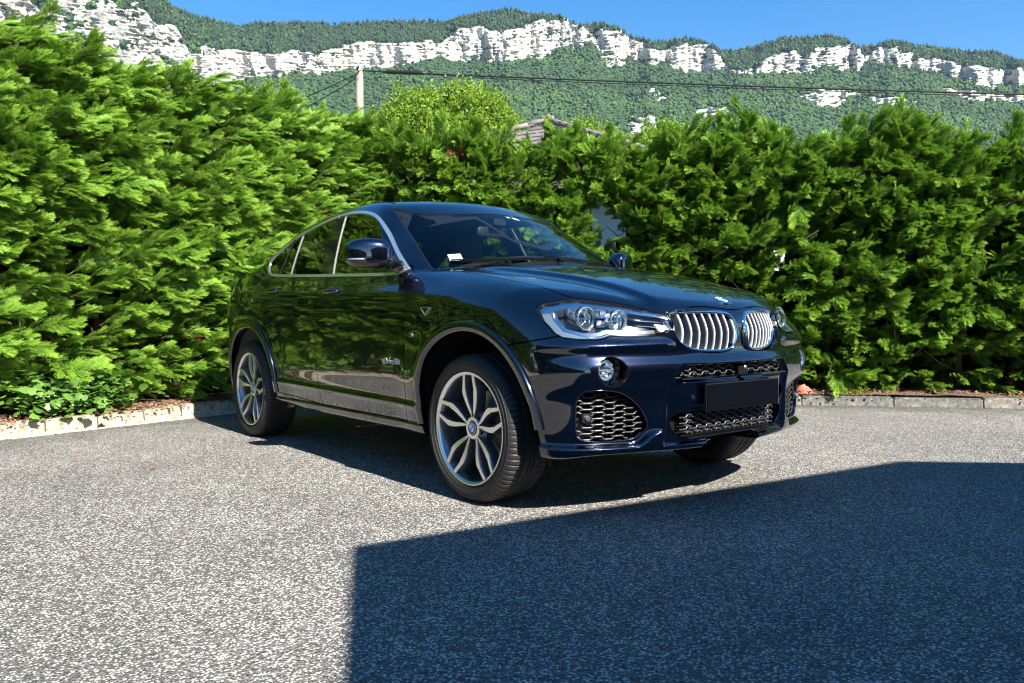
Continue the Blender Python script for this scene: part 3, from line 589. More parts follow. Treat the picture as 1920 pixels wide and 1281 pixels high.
ltop = lambda s: float(np.interp(s, [p[0] for p in LT], [p[1] for p in LT]))-.02-.12*(s < .6)
rtop = lambda s: float(np.interp(s, [p[0] for p in RT], [p[1] for p in RT]))-.13
lface = lambda s, z: .10+.45*math.exp(-z/.40)+.10*np.clip(z-2.2, 0, 1)-.10*math.sin(z*1.3)
rface = lambda s, z: .30+.12*math.exp(-z/.3)-.08*math.sin(z*1.2)
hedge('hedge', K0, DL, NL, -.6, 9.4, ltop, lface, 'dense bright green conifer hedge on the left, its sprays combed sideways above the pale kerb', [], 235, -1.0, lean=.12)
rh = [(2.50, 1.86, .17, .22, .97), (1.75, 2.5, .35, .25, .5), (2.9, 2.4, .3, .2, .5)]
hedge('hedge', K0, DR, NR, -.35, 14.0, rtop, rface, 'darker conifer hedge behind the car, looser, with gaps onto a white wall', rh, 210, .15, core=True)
K1 = K0+DL*10.0; DB = np.array([.985, -.17]); NB = np.array([-.17, -.985])
hedge('hedge', K1, DB, NB, -.3, 24.0, lambda s: 3.1, rface, 'shaded conifer hedge to the left of the camera, seen only mirrored in the car paint', [], 34, .1)
# ---------------------------------------------------------------- weeds and ivy at the foot of the left hedge
weed = leaf_mat('ivy_leaves', (.05, .13, .02), (.09, .20, .03), (.14, .26, .05), .3, .4)
def ivy(seed):
    r_ = np.random.default_rng(seed); V = []; F = []; T = []
    for i in range(26):
        c = np.array([r_.normal(0, .08), r_.normal(0, .08), r_.uniform(.02, .16)]); n = np.array([r_.normal(0, .4), r_.normal(0, .4), 1]); n /= np.linalg.norm(n); u = np.cross(n, [math.cos(seed+i), math.sin(seed+i), .1]); u /= np.linalg.norm(u); w = np.cross(n, u); s = r_.uniform(.014, .030); b = len(V)
        prof = [(0, -1), (.85, -.75), (1.05, .05), (.55, .55), (0, 1.25), (-.55, .55), (-1.05, .05), (-.85, -.75)]; V.append(c+n*s*.15); V += [c+u*a*s+w*b_*s for a, b_ in prof]; F += [(b, b+1+k, b+1+(k+1) % 8) for k in range(8)]; T += [r_.random()]*9
    return lib_mesh('ivy_tuft', V, F, [weed], T)
ivies = library('ivy_shapes', [ivy(k) for k in range(4)])
k = 200; s = rng.uniform(2.5, 6.5, k); s[:60] = rng.uniform(2.6, 3.4, 60); dd = .09+rng.random(k)**1.3*.45; P = np.zeros((k, 3)); P[:, :2] = K0+DL*s[:, None]+NL*dd[:, None]; P[:, 2] = .10+.22*rng.random(k)*np.clip(dd*3, 0, 1)
ok = fbm(s*1.7, dd*0, 3, 9) > .42
rot = rng.normal(0, .25, (k, 3)); rot[:, 2] = rng.random(k)*6.28
o = scatter('ground_ivy', P[ok], rot[ok], rng.uniform(.7, 1.5, ok.sum()), ivies, rng.integers(0, 4, ok.sum()))
# dry litter on the soil beside the kerbs
lit = leaf_mat('dry_litter', (.10, .05, .03), (.20, .11, .06), (.35, .20, .11), .1, .9)
def litter(seed):
    r_ = np.random.default_rng(seed); V = []; F = []; T = []
    for i in range(40):
        c = np.array([r_.normal(0, .12), r_.normal(0, .12), r_.uniform(0, .02)]); a = r_.random()*6.28; l = r_.uniform(.010, .04); w = r_.uniform(.003, .012); d_ = np.array([math.cos(a), math.sin(a), r_.normal(0, .3)]); q = np.array([-math.sin(a), math.cos(a), r_.normal(0, .3)]); b = len(V)
        V += [c-d_*l*.5, c+q*w, c+d_*l*.5, c-q*w]; F.append((b, b+1, b+2, b+3)); T += [r_.random()]*4
    return lib_mesh('litter_patch', V, F, [lit], T)
lits = library('litter_shapes', [litter(k) for k in range(3)])
for dv, nv_, n_, sm in ((DL, NL, 260, 6), (DR, NR, 190, 9)):
    s = rng.uniform(0, sm, n_); dd = .07+rng.random(n_)*.45; P = np.zeros((n_, 3)); P[:, :2] = K0+dv*s[:, None]+nv_*dd[:, None]; P[:, 2] = .105+.03*dd
    rot = np.zeros((n_, 3)); rot[:, 2] = rng.random(n_)*6.28; scatter('leaf_litter', P, rot, rng.uniform(.6, 1.3, n_), lits, rng.integers(0, 3, n_))
red = mat('faded_red_plastic', (.45, .11, .06), .6); q = K0+DR*4.55+NR*.20; V, F = [], []
for i in range(9):
    for j in range(9):
        u, v = i/8-.5, j/8-.5; V.append((u*.16+.02*math.sin(9*v), v*.10, .075+.05*math.sin(5*u+2)*math.cos(4*v)+.02*random.random()-.10*abs(v)))
o = mesh_np('scrap', np.array(V), grid_faces(9, 9), [red]); o.location = (q[0], q[1], .06); o.rotation_euler = (R(20), 0, R(35)); md = o.modifiers.new('thickness', 'SOLIDIFY'); md.thickness = .004
tag(o, 'small crumpled faded red scrap lying under the back hedge just right of the car', 'scrap')
n_ = 70; s = rng.uniform(0, 8, n_); P = np.zeros((n_, 3)); P[:, :2] = K0+DL*s[:, None]-NL*(.05+rng.random(n_)**2*2.2)[:, None]; P[:, 2] = .004
rot = np.zeros((n_, 3)); rot[:, 2] = rng.random(n_)*6.28
single = library('loose_leaf_shapes', [lib_mesh('loose_leaf', [(-.02, 0, 0), (0, .008, .004), (.022, 0, 0), (0, -.008, .003)], [(0, 1, 2, 3)], [lit], [.8]*4)])
scatter('loose_leaves', P, rot, rng.uniform(.5, 1.4, n_), single, np.zeros(n_, int))
# ---------------------------------------------------------------- car body as one smooth analytic field
class Spl:
    """natural cubic spline, linear beyond its ends"""
    def __init__(s, pts):
        p = np.array(pts, float); s.x = p[:, 0]; s.y = p[:, 1]; n = len(p); h = np.diff(s.x)
        A = np.eye(n); b = np.zeros(n)
        for i in range(1, n-1):
            A[i, i-1] = h[i-1]; A[i, i] = 2*(h[i-1]+h[i]); A[i, i+1] = h[i]
            b[i] = 6*((s.y[i+1]-s.y[i])/h[i]-(s.y[i]-s.y[i-1])/h[i-1])
        s.m = np.linalg.solve(A, b); s.h = h
        s.s0 = (s.y[1]-s.y[0])/h[0]-h[0]*s.m[1]/6
        s.s1 = (s.y[-1]-s.y[-2])/h[-1]+h[-1]*s.m[-2]/6
    def __call__(s, x):
        x = np.asarray(x, float)
        i = np.clip(np.searchsorted(s.x, x)-1, 0, len(s.h)-1)
        xc = np.clip(x, s.x[0], s.x[-1]); h = s.h[i]; a = (s.x[i+1]-xc)/h; b = (xc-s.x[i])/h
        v = a*s.y[i]+b*s.y[i+1]+((a**3-a)*s.m[i]+(b**3-b)*s.m[i+1])*h*h/6
        return v+np.where(x < s.x[0], (x-s.x[0])*s.s0, 0)+np.where(x > s.x[-1], (x-s.x[-1])*s.s1, 0)
def smax(a, b, k):
    h = np.maximum(k-np.abs(a-b), 0)/k
    return np.maximum(a, b)+h*h*k*.25
def smin(a, b, k): return -smax(-a, -b, k)
def sst(x, a, b):
    t = np.clip((x-a)/(b-a), 0, 1); return t*t*t*(t*(6*t-15)+10)
def gau(x, c, w): return np.exp(-((x-c)/w)**2)

BP = Spl([(-2.5, .80), (-2.2, .872), (-1.9, .908), (-1.4, .925), (-.9, .930), (0, .932), (.9, .930), (1.4, .925), (1.75, .908), (1.95, .892), (2.3, .86)])
DS = Spl([(.15, -.085), (.25, -.048), (.33, -.034), (.39, -.024), (.46, -.020), (.53, -.010), (.62, -.004), (.75, 0), (.88, -.003), (.96, -.014), (1.03, -.040), (1.10, -.082), (1.18, -.135), (1.3, -.22)])
BELT = Spl([(-2.4, 1.20), (-1.8, 1.195), (-1.3, 1.175), (-.4, 1.145), (.3, 1.120), (.7, 1.125), (.9, 1.13)])
ZH = Spl([(.4, 1.20), (.8, 1.178), (1.1, 1.158), (1.4, 1.120), (1.7, 1.067), (1.95, 1.005), (2.12, .948), (2.22, .905), (2.32, .84)])
FC = Spl([(.15, 2.13), (.24, 2.20), (.33, 2.245), (.45, 2.262), (.58, 2.268), (.645, 2.276), (.67, 2.272), (.705, 2.256), (.76, 2.251), (.82, 2.254), (.90, 2.246), (.98, 2.215)])
FP = Spl([(0, 0), (.15, .006), (.3, .026), (.45, .060), (.6, .104), (.72, .150), (.82, .212), (.90, .32), (.96, .48)])
ZG = Spl([(-2.35, 1.12), (-2.2, 1.17), (-1.95, 1.265), (-1.6, 1.400), (-1.2, 1.530), (-.8, 1.607), (-.4, 1.638), (-.05, 1.636), (.15, 1.615), (.28, 1.585), (.42, 1.527), (.7, 1.378), (1.0, 1.200), (1.2, 1.07)])
WB = Spl([(-2.3, .70), (-1.8, .765), (-1.3, .805), (-.7, .825), (0, .836), (.5, .838), (.8, .82), (1.1, .74)])
XW = (-1.405, 1.405)

def f_side(x, y, z):
    w = BP(x)+DS(z-(.02-.02*sst(x, -1.5, 1.2)))
    # lower door crease and sill
    w = w+.010*gau(z, .425-.012*x, .016)*sst(x, -1.0, -.9)*(1-sst(x, .9, 1.0))
    w = w+.014*(1-sst(z, .315, .335))*sst(z, .24, .27)
    # shoulder character line
    zc = 1.035-.028*x
    w = w+.012*gau(z, zc-.012, .030)*sst(x, -2.0, -1.5)*(1-sst(x, .9, 1.5))
    for xc in XW:                              # fender bulge round the arches
        r = np.hypot(x-xc, (z-.37)*1.0)
        w = w+.017*gau(r, .50, .13)*sst(z, .1, .4)
    return np.abs(y)-w
def hood_line(x): return .60-.19*sst(x, .9, 2.25)
def f_top(x, y, z):
    a = np.abs(y)
    hood = ZH(x)-.045*(a/.75)**2-.25*np.maximum(a-.72, 0)**1.5
    hl = hood_line(x)
    hood = hood+.013*(1-sst(a, hl-.035, hl+.035))*sst(x, .95, 1.25)-.006*gau(a, hl+.055, .05)*sst(x, .95, 1.25)
    belt = BELT(x)
    t = sst(x, .62, .95)
    return z-(belt*(1-t)+hood*t)
def f_front(x, y, z):
    a = np.abs(y)
    F = FC(z)-FP(a)
    q = z-.765; F = F-1.5*(np.sqrt(q*q+.0009)+q)*.5*a*a     # the corner leans back above the lamps
    # upper band crease under the headlights
    F = F+.014*gau(z, .758-.01*a, .022)*sst(a, .36, .46)
    # ledge under the side intake
    m = sst(a, .42, .52)*(1-sst(a, .86, .93))
    zl = .325+.055*(1-sst(a, .46, .57))
    F = F-.040*m*sst(z, zl-.017, zl+.017)*(1-sst(z, .50, .60))
    F = F-.10*(1-sst(z, .19, .285))*m
    # centre panel set back between the corner fins
    ce = .43-1.0*np.maximum(z-.60, 0); c = 1-sst(a, ce-.015, ce+.015)
    F = F-.022*c*sst(z, .30, .33)*(1-sst(z, .655, .672))
    F = F+.020*c*sst(z, .47, .49)*(1-sst(z, .585, .597))*(1-sst(a, .33, .40))
    return x-F
def f_rear(x, y, z):
    a = np.abs(y)
    R = Spl([(.2, 2.20), (.35, 2.31), (.5, 2.36), (.7, 2.375), (.9, 2.345), (1.05, 2.30), (1.12, 2.29), (1.2, 2.26)])(z)
    return -x-(R-.06*(a/.6)**2-1.6*np.maximum(a-.62, 0)**2-(.04+.09*(1-sst(z, .62, .95)))*sst(a, .5, .85))
def f_bottom(x, y, z):
    zb = .27+.03*(1-sst(x, -1.1, -.3))
    zb = zb+(-.005)*sst(x, 1.55, 1.8)+.02*sst(x, 1.9, 2.1)
    return zb-z
def f_gh(x, y, z):
    a = np.abs(y)
    dz = z-1.14
    w = WB(x)-.30*dz-.22*dz*dz*np.sign(dz)
    t = ZG(x+.22*(a/.7)**2*sst(x, -.2, .5)-.05*(a/.6)**2*(1-sst(x, -1.6, -.6)))-.040*(a/.6)**2*(1-.3*sst(x, .3, .6))
    return smax(a-w, z-t, .07)
def field(P):
    x, y, z = P[..., 0], P[..., 1], P[..., 2]
    st = f_side(x, y, z); tp = f_top(x, y, z); fr = f_front(x, y, z); rr = f_rear(x, y, z)
    b = smax(st, tp, .035+.075*sst(x, .7, 1.2))
    b = smax(b, fr, .075)
    b = smax(b, rr, .14)
    b = smax(b, f_bottom(x, y, z), .03)
    g = f_gh(x, y, z)
    g = smax(g, rr-.02, .05)
    g = smax(g, 1.06-z, .02)
    kk = .012+.13*(1-sst(x, -1.75, -1.25))
    return smin(b, g, kk)
def field_grad(P, e=.0015):
    g = np.stack([field(P+d)-field(P-d) for d in np.eye(3)*e], -1)
    return g/np.linalg.norm(g, axis=-1, keepdims=True)
def project_rays(O, D, r1=1.7):
    lo = np.full(O.shape[:-1], .05); hi = np.full(O.shape[:-1], r1)
    for _ in range(26):
        m = (lo+hi)/2; s = field(O+D*m[..., None]) < 0
        lo = np.where(s, m, lo); hi = np.where(s, hi, m)
    return O+D*((lo+hi)/2)[..., None]
# ---------------------------------------------------------------- mesh cutting along smooth curves on the field
def clip(M, g):
    """keep the part of (V, N, T) where g >= 0, new corners interpolated; returns V, N, T and kept extra columns"""
    V, N, T = M; ins = g >= 0; c = ins[T].sum(1)
    out = [T[c == 3]]; newV = []; newN = []; 
    cut = {}
    mixed = T[(c == 1) | (c == 2)]
    if len(mixed):
        E = np.concatenate([mixed[:, [0, 1]], mixed[:, [1, 2]], mixed[:, [2, 0]]]); E.sort(1)
        E = E[ins[E[:, 0]] != ins[E[:, 1]]]; key = np.unique(E[:, 0].astype(np.int64)*len(V)+E[:, 1])
        a, b = key//len(V), key % len(V)
        t = (g[a]/(g[a]-g[b]))[:, None]; NV = V[a]+(V[b]-V[a])*t; NN = N[a]+(N[b]-N[a])*t
        def ev(i, j):
            lo, hi = np.minimum(i, j), np.maximum(i, j); return np.searchsorted(key, lo.astype(np.int64)*len(V)+hi)+len(V)
        for cnt in (1, 2):
            m = T[c == cnt]
            if not len(m): continue
            odd = ins[m] if cnt == 1 else ~ins[m]; k = odd.argmax(1); r = np.arange(len(m))
            p, q, s = m[r, k], m[r, (k+1) % 3], m[r, (k+2) % 3]
            pq, ps = ev(p, q), ev(p, s)
            if cnt == 1: out.append(np.stack([p, pq, ps], 1))
            else: out += [np.stack([pq, q, s], 1), np.stack([pq, s, ps], 1)]
        V = np.concatenate([V, NV]); N = np.concatenate([N, NN])
    T = np.concatenate(out) if out else np.zeros((0, 3), int)
    u, inv = np.unique(T, return_inverse=True)
    N = N[u]; N = N/np.maximum(np.linalg.norm(N, axis=1, keepdims=True), 1e-9)
    return V[u], N, inv.reshape(-1, 3)
def split(M, fn, gap=.0024):
    g = fn(M[0]); return clip(M, g-gap), clip(M, -g-gap)
def join(*Ms):
    V = []; N = []; T = []; b = 0
    for v, n, t in Ms: V.append(v); N.append(n); T.append(t+b); b += len(v)
    return np.concatenate(V), np.concatenate(N), np.concatenate(T)
def refine(M):
    V, N, T = M; E = np.sort(np.concatenate([T[:, [0, 1]], T[:, [1, 2]], T[:, [2, 0]]]), 1); k = E[:, 0].astype(np.int64)*len(V)+E[:, 1]
    u, inv = np.unique(k, return_inverse=True); a, b = u//len(V), u % len(V); n = len(T)
    NV = (V[a]+V[b])/2; NN = N[a]+N[b]; NN /= np.linalg.norm(NN, axis=1, keepdims=True); i = inv.reshape(3, n)+len(V)
    return np.concatenate([V, NV]), np.concatenate([N, NN]), np.concatenate([np.stack([T[:, 0], i[0], i[2]], 1), np.stack([i[0], T[:, 1], i[1]], 1), np.stack([i[2], i[1], T[:, 2]], 1), np.stack([i[0], i[1], i[2]], 1)])
def flip(M): return M[0]*[1, -1, 1], M[1]*[1, -1, 1], M[2][:, ::-1]
def off(M, d): return M[0]+(M[1]*d if np.isscalar(d) else np.asarray(d)), M[1], M[2]
def lips(M, depth=.014, dirv=None):
    V, N, T = M
    E = np.concatenate([T[:, [0, 1]], T[:, [1, 2]], T[:, [2, 0]]]); S = np.sort(E, 1); k = S[:, 0].astype(np.int64)*len(V)+S[:, 1]
    _, idx, cnt = np.unique(k, return_index=True, return_counts=True); B = E[idx[cnt == 1]]
    B = B[~((np.abs(V[B[:, 0], 1]) < 1e-5) & (np.abs(V[B[:, 1], 1]) < 1e-5))]
    a, b = V[B[:, 0]], V[B[:, 1]]
    da = -N[B[:, 0]]*depth if dirv is None else np.asarray(dirv)*depth; db = -N[B[:, 1]]*depth if dirv is None else np.asarray(dirv)*depth
    q = np.stack([b, a, a+da, b+db], 1); fn = np.cross(q[:, 1]-q[:, 0], q[:, 2]-q[:, 1]); fn /= np.maximum(np.linalg.norm(fn, axis=1, keepdims=True), 1e-9)
    n = len(B); V2 = q.reshape(-1, 3); N2 = np.repeat(fn, 4, 0); i = np.arange(n)[:, None]*4
    return V2, N2, np.concatenate([i+[0, 1, 2], i+[0, 2, 3]])
def emit(name, M, m, parent, lip=.014, both=False):
    if both: M = join(M, flip(M))
    if lip: M = join(M, lips(M, lip))
    return mesh_np(name, M[0], M[2], [m] if not isinstance(m, list) else m, parent, N=M[1])
def poly_sd(P, poly, smooth=0):
    """signed distance of 2-D points to a closed polygon, positive inside"""
    if smooth: poly = smooth_poly(poly, smooth)
    A = np.array(poly, float); B = np.roll(A, -1, 0); d = np.full(len(P), 1e9); inside = np.zeros(len(P), bool)
    lo, hi = A.min(0)-.08, A.max(0)+.08
    m = np.where(((P > lo) & (P < hi)).all(1))[0]; Q = P[m]; dm = np.full(len(Q), 1e9); im = np.zeros(len(Q), bool)
    for a, b in zip(A, B):
        e = b-a; w = Q-a; t = np.clip((w@e)/max(e@e, 1e-12), 0, 1); dm = np.minimum(dm, np.hypot(*(w-t[:, None]*e).T))
        c = (a[1] > Q[:, 1]) != (b[1] > Q[:, 1])
        with np.errstate(divide='ignore', invalid='ignore'): xs = a[0]+(Q[:, 1]-a[1])*(b[0]-a[0])/(b[1]-a[1])
        im ^= c & (Q[:, 0] < xs)
    r = np.full(len(P), -1.0); r[m] = np.where(im, dm, -dm); return r
def smooth_poly(p, it=2):
    p = np.array(p, float)
    for _ in range(it):
        q = np.roll(p, -1, 0); p = np.stack([p*.75+q*.25, p*.25+q*.75], 1).reshape(-1, 2)
    return p
XZ = lambda V: V[:, [0, 2]]
AZ = lambda V: np.stack([np.abs(V[:, 1]), V[:, 2]], 1)
def y_at(x, z):
    x, z = np.broadcast_arrays(np.asarray(x, float), np.asarray(z, float)); lo = np.full(x.shape, .15); hi = np.full(x.shape, 1.15)
    for _ in range(24):
        m = (lo+hi)/2; s = field(np.stack([x, -m, z], -1)) < 0; lo = np.where(s, m, lo); hi = np.where(s, hi, m)
    return lo
def x_at(a, z):
    a, z = np.broadcast_arrays(np.asarray(a, float), np.asarray(z, float)); lo = np.full(a.shape, 1.3); hi = np.full(a.shape, 2.5)
    for _ in range(24):
        m = (lo+hi)/2; s = field(np.stack([m, -a, z], -1)) < 0; lo = np.where(s, m, lo); hi = np.where(s, hi, m)
    return lo
def z_at(x, a):
    x, a = np.broadcast_arrays(np.asarray(x, float), np.asarray(a, float)); lo = np.full(x.shape, .6); hi = np.full(x.shape, 1.8)
    for _ in range(24):
        m = (lo+hi)/2; s = field(np.stack([x, -a, m], -1)) < 0; lo = np.where(s, m, lo); hi = np.where(s, hi, m)
    return lo

# ---------------------------------------------------------------- car materials
paint = mat('deep_blue_metallic_paint', (.006, .011, .045), .24, .85, coat=1.0, coat_rough=.012)
paint.node_tree.nodes['Principled BSDF'].inputs['Coat IOR'].default_value = 1.85
nt = NT(paint); fl = nt.vor(nt.tc(), 2600)
nt.set('Base Color', nt.mix(nt.ramp(fl['Color'], [(.0, 0), (1, 1)]), (.0006, .0017, .007), (.0023, .0062, .027)))
black_gloss = mat('black_gloss', (.006, .006, .008), .12, 0, coat=.6)
black_plastic = mat('black_plastic', (.009, .009, .010), .45, spec=.25)
dark_void = mat('dark_liner', (.006, .006, .007), .9, spec=.05)
rubber = mat('tyre_rubber', (.018, .018, .019), .62)
nt = NT(rubber); nz = nt.noise(nt.tc(), 9, 5); nt.set('Base Color', nt.mix(nz[0], (.008, .008, .009), (.022, .021, .020))); nt.set('Normal', nt.bump(nt.noise(nt.tc(), 160, 3)[0], .25, .002))
chrome = mat('chrome', (.82, .84, .86), .07, 1)
satin = mat('satin_aluminium', (.68, .72, .74), .28, 1)
machined = mat('machined_alloy', (.86, .86, .84), .28, 1)
nt = NT(machined); nt.set('Roughness', nt.ramp(nt.noise(nt.mapping(nt.tc(), (30, 30, 400)), 6, 3)[0], [(.3, .24), (.7, .42)]))
alloy_grey = mat('grey_painted_alloy', (.16, .17, .19), .28, .8, coat=.5)
disc_steel = mat('brushed_disc_steel', (.40, .39, .37), .35, 1)
trim_silver = mat('satin_chrome_trim', (.80, .84, .86), .20, .9)
side_glass = glass_mat('side_glass', (.66, .72, .66), 1.5, 1.7)
bar_grey = mat('window_bar_grey', (.13, .13, .13), .4, .3)
rear_side_glass = glass_mat('dark_rear_glass', (.22, .25, .23), 1.5, 1.5)
screen_glass = glass_mat('windscreen_glass', (.82, .90, .88), 1.5, .85)
lamp_glass = glass_mat('lamp_lens', (.93, .96, .97), 1.45, 1.2)
grille_bar_mat = mat('grille_bar_silver', (.86, .86, .88), .25, .55)
grille_side_mat = mat('grille_bar_side', (.085, .10, .13), .4, .5)
mesh_mat = mat('grille_mesh_black', (.05, .05, .052), .30, .3)
fabric = mat('seat_leather_black', (.012, .012, .013), .55)
trim_dark = mat('interior_trim', (.020, .021, .024), .75)
headliner = mat('headliner_grey', (.012, .012, .014), .9)
amber = mat('lamp_amber_red', (.35, .05, .012), .15, 0, coat=1)
white_paint = mat('white_enamel', (.80, .80, .80), .35)
blue_paint = mat('emblem_blue', (.03, .22, .62), .3, 0, coat=1)
paper = mat('windscreen_sticker_paper', (.75, .78, .76), .6)

# ---------------------------------------------------------------- shell
def build_shell():
    th = np.radians(np.concatenate([np.linspace(-58, -32, 20, endpoint=False), np.linspace(-32, 4, 130, endpoint=False), np.linspace(4, 90, 176)]))
    xs = np.linspace(-1.6, 1.62, 330); O = []; D = []
    for x in xs: O.append(np.tile([x, 0, .62], (len(th), 1))); D.append(np.stack([0*th, -np.cos(th), np.sin(th)], 1))
    f = np.radians(90*(np.arange(1, 191)/190)); f[-1] = np.radians(89.9)
    for a in f: O.append(np.tile([xs[-1], 0, .62], (len(th), 1))); D.append(np.stack([np.full(len(th), np.sin(a)), -np.cos(a)*np.cos(th), np.cos(a)*np.sin(th)], 1))
    r = np.radians(90*(np.arange(60, 0, -1)/60)); r[0] = np.radians(89.9); O2 = []; D2 = []
    for a in r: O2.append(np.tile([xs[0], 0, .62], (len(th), 1))); D2.append(np.stack([np.full(len(th), -np.sin(a)), -np.cos(a)*np.cos(th), np.cos(a)*np.sin(th)], 1))
    O = np.array(O2+O); D = np.array(D2+D)
    P = project_rays(O, D); P[:, -1, 1] = 0
    N = field_grad(P); nu, nv = P.shape[:2]
    F = grid_faces(nu, nv)[:, ::-1]
    T = np.concatenate([F[:, [0, 1, 2]], F[:, [0, 2, 3]]])
    V = P.reshape(-1, 3); N = N.reshape(-1, 3)
    a, b, c = V[T[:200000:97, 0]], V[T[:200000:97, 1]], V[T[:200000:97, 2]]
    if (np.cross(b-a, c-a)*N[T[:200000:97, 0]]).sum() < 0: T = T[:, ::-1]
    return V, N, T

ARCH_F = Spl([(-30, .49), (-12, .475), (5, .458), (25, .450), (60, .450), (90, .449), (120, .456), (141, .462), (155, .447), (168, .425), (182, .412), (200, .415)])
ARCH_R = Spl([(-30, .44), (-10, .43), (5, .440), (18, .450), (50, .450), (90, .440), (130, .450), (160, .450), (185, .455), (200, .46)])
def arch_g(V):
    g = np.full(len(V), 9.0)
    for xc, A in ((1.405, ARCH_F), (-1.405, ARCH_R)):
        dx, dz = V[:, 0]-xc, V[:, 2]-.36; ph = np.degrees(np.arctan2(dz, dx)); ph = np.where(ph < -60, ph+360, ph)
        q = np.hypot(dx, dz)-A(np.clip(ph, -30, 200))-.012
        q = np.where((np.abs(V[:, 1]) < .45), .5, q); g = np.minimum(g, q)
    return g

DLO = smooth_poly([(-1.354, 1.181), (-1.432, 1.238), (-1.454, 1.284), (-1.439, 1.315), (-1.268, 1.393), (-1.086, 1.446), (-.822, 1.501), (-.58, 1.538), (-.409, 1.553), (-.247, 1.556), (-.066, 1.542), (.085, 1.514), (.199, 1.473), (.314, 1.401), (.448, 1.309), (.581, 1.221), (.69, 1.148), (.70, 1.140), (.69, 1.133), (.635, 1.114), (.553, 1.106), (.2, 1.117), (-.235, 1.132), (-.65, 1.148), (-1.051, 1.164)], 2)
BGAP = Spl([(.25, -.235), (.337, -.240), (.50, -.268), (.73, -.268), (.90, -.277), (.96, -.270), (1.037, -.294), (1.139, -.339), (1.35, -.385), (1.56, -.428)])
FDF = Spl([(.25, .820), (.45, .822), (.75, .826), (.92, .826), (.995, .835), (1.05, .800), (1.12, .735), (1.2, .65)])
RDR = [(-1.25, 1.165), (-1.262, 1.11), (-1.278, 1.061), (-1.262, .97), (-1.240, .90), (-1.222, .80)]
HOODL = Spl([(.6, .68), (.79, .706), (1.0, .742), (1.3, .770), (1.6, .765), (1.8, .750), (1.92, .705), (1.99, .64), (2.05, .56), (2.3, .3)])
NOSE = Spl([(0, .903), (.05, .906), (.16, .917), (.28, .914), (.36, .900), (.40, .893), (.53, .924), (.62, .941), (.70, .955), (.80, .955)])
HL = (lambda P_, k: [tuple(p) for p in P_])([(.856, .806), (.862, .86), (.848, .922), (.817, .938), (.745, .952), (.698, .954), (.621, .941), (.531, .922), (.45, .902), (.392, .886), (.378, .86), (.384, .822), (.425, .799), (.503, .788), (.599, .788), (.67, .793), (.70, .783), (.734, .778), (.799, .779), (.842, .787)], 1)
INTAKE = smooth_poly([(.801, .556), (.777, .569), (.681, .565), (.602, .54), (.537, .491), (.50, .424), (.50, .384), (.539, .357), (.581, .344), (.698, .340), (.779, .350), (.799, .366), (.803, .45)], 2)
KID = smooth_poly([(.393, .884), (.391, .826), (.365, .767), (.306, .726), (.235, .710), (.100, .709), (.045, .724), (.026, .775), (.026, .845), (.048, .892), (.100, .903), (.235, .905), (.330, .901), (.380, .898)], 2)
UPPER = smooth_poly([(-.4, .661), (.255, .661), (.325, .652), (.395, .608), (.385, .602), (.2, .606), (-.4, .606)], 1)
LOWER = smooth_poly([(-.4, .462), (.33, .458), (.392, .444), (.405, .415), (.395, .385), (.345, .345), (.30, .338), (-.4, .338)], 2)
def circ_poly(c, r, n=28, e=1.0): return [(c[0]+r*math.cos(2*math.pi*i/n), c[1]+r*e*math.sin(2*math.pi*i/n)) for i in range(n)]

car = empty('parked_car')
tag(car, 'dark blue four door coupe with a chrome kidney grille, parked on the asphalt', 'car')
S = build_shell()
own = lambda V: f_body(V)-f_gh(V[:, 0], V[:, 1], V[:, 2])
def f_body(P):
    x, y, z = P[..., 0], P[..., 1], P[..., 2]
    b = smax(f_side(x, y, z), f_top(x, y, z), .035+.075*sst(x, .7, 1.2)); return smax(b, f_front(x, y, z), .075)
S0 = S
S = clip(S, arch_g(S[0]))
# side windows
dlo_g = lambda V: np.where(V[:, 0] < .9, poly_sd(XZ(V), DLO), -1)
day, S = split(S, dlo_g, 0)
sdd = poly_sd(XZ(day[0]), DLO)
ring = clip(day, .018-sdd)
inner = clip(day, sdd-.015)
ring = off(ring, .004)
bgap = lambda V: V[:, 0]-BGAP(V[:, 2])
rf, rr_ = split(ring, bgap, .0015)
for side in (0, 1):
    fx = flip if side else (lambda M: M)
    for M in (rf, rr_): emit('window_trim', fx(M), trim_silver, car, .010)
    gl = off(inner, -.003)
    fr, re = split(gl, bgap, 0)
    pil = lambda V: V[:, 0]-(-.20-(V[:, 2]-1.135)*.30)
    fglass, pillar = split(fr, pil, 0)
    emit('front_window', fx(fglass), side_glass, car, 0)
    pillar2, reg = split(re, lambda V: V[:, 0]-(BGAP(V[:, 2])-.05), 0)
    emit('door_pillar', fx(join(off(pillar, .003), off(pillar2, .003))), black_gloss, car, .02)
    div = lambda V: V[:, 0]-(-.913-(V[:, 2]-1.172)*.08)
    rw, q = split(reg, div, .0)
    emit('rear_window', fx(rw), rear_side_glass, car, 0)
    emit('quarter_window', fx(q), rear_side_glass, car, 0)
    for gfun, w, m_ in ((pil, .0034, bar_grey), (div, .0038, bar_grey), (lambda V: V[:, 0]-(-1.136+(V[:, 2]-1.181)*.25), .005, black_plastic)):
        b_ = clip(off(gl, .006), w-gfun(gl[0])); b_ = clip(b_, w+gfun(b_[0])); emit('window_bar', fx(b_), m_, car, .008)
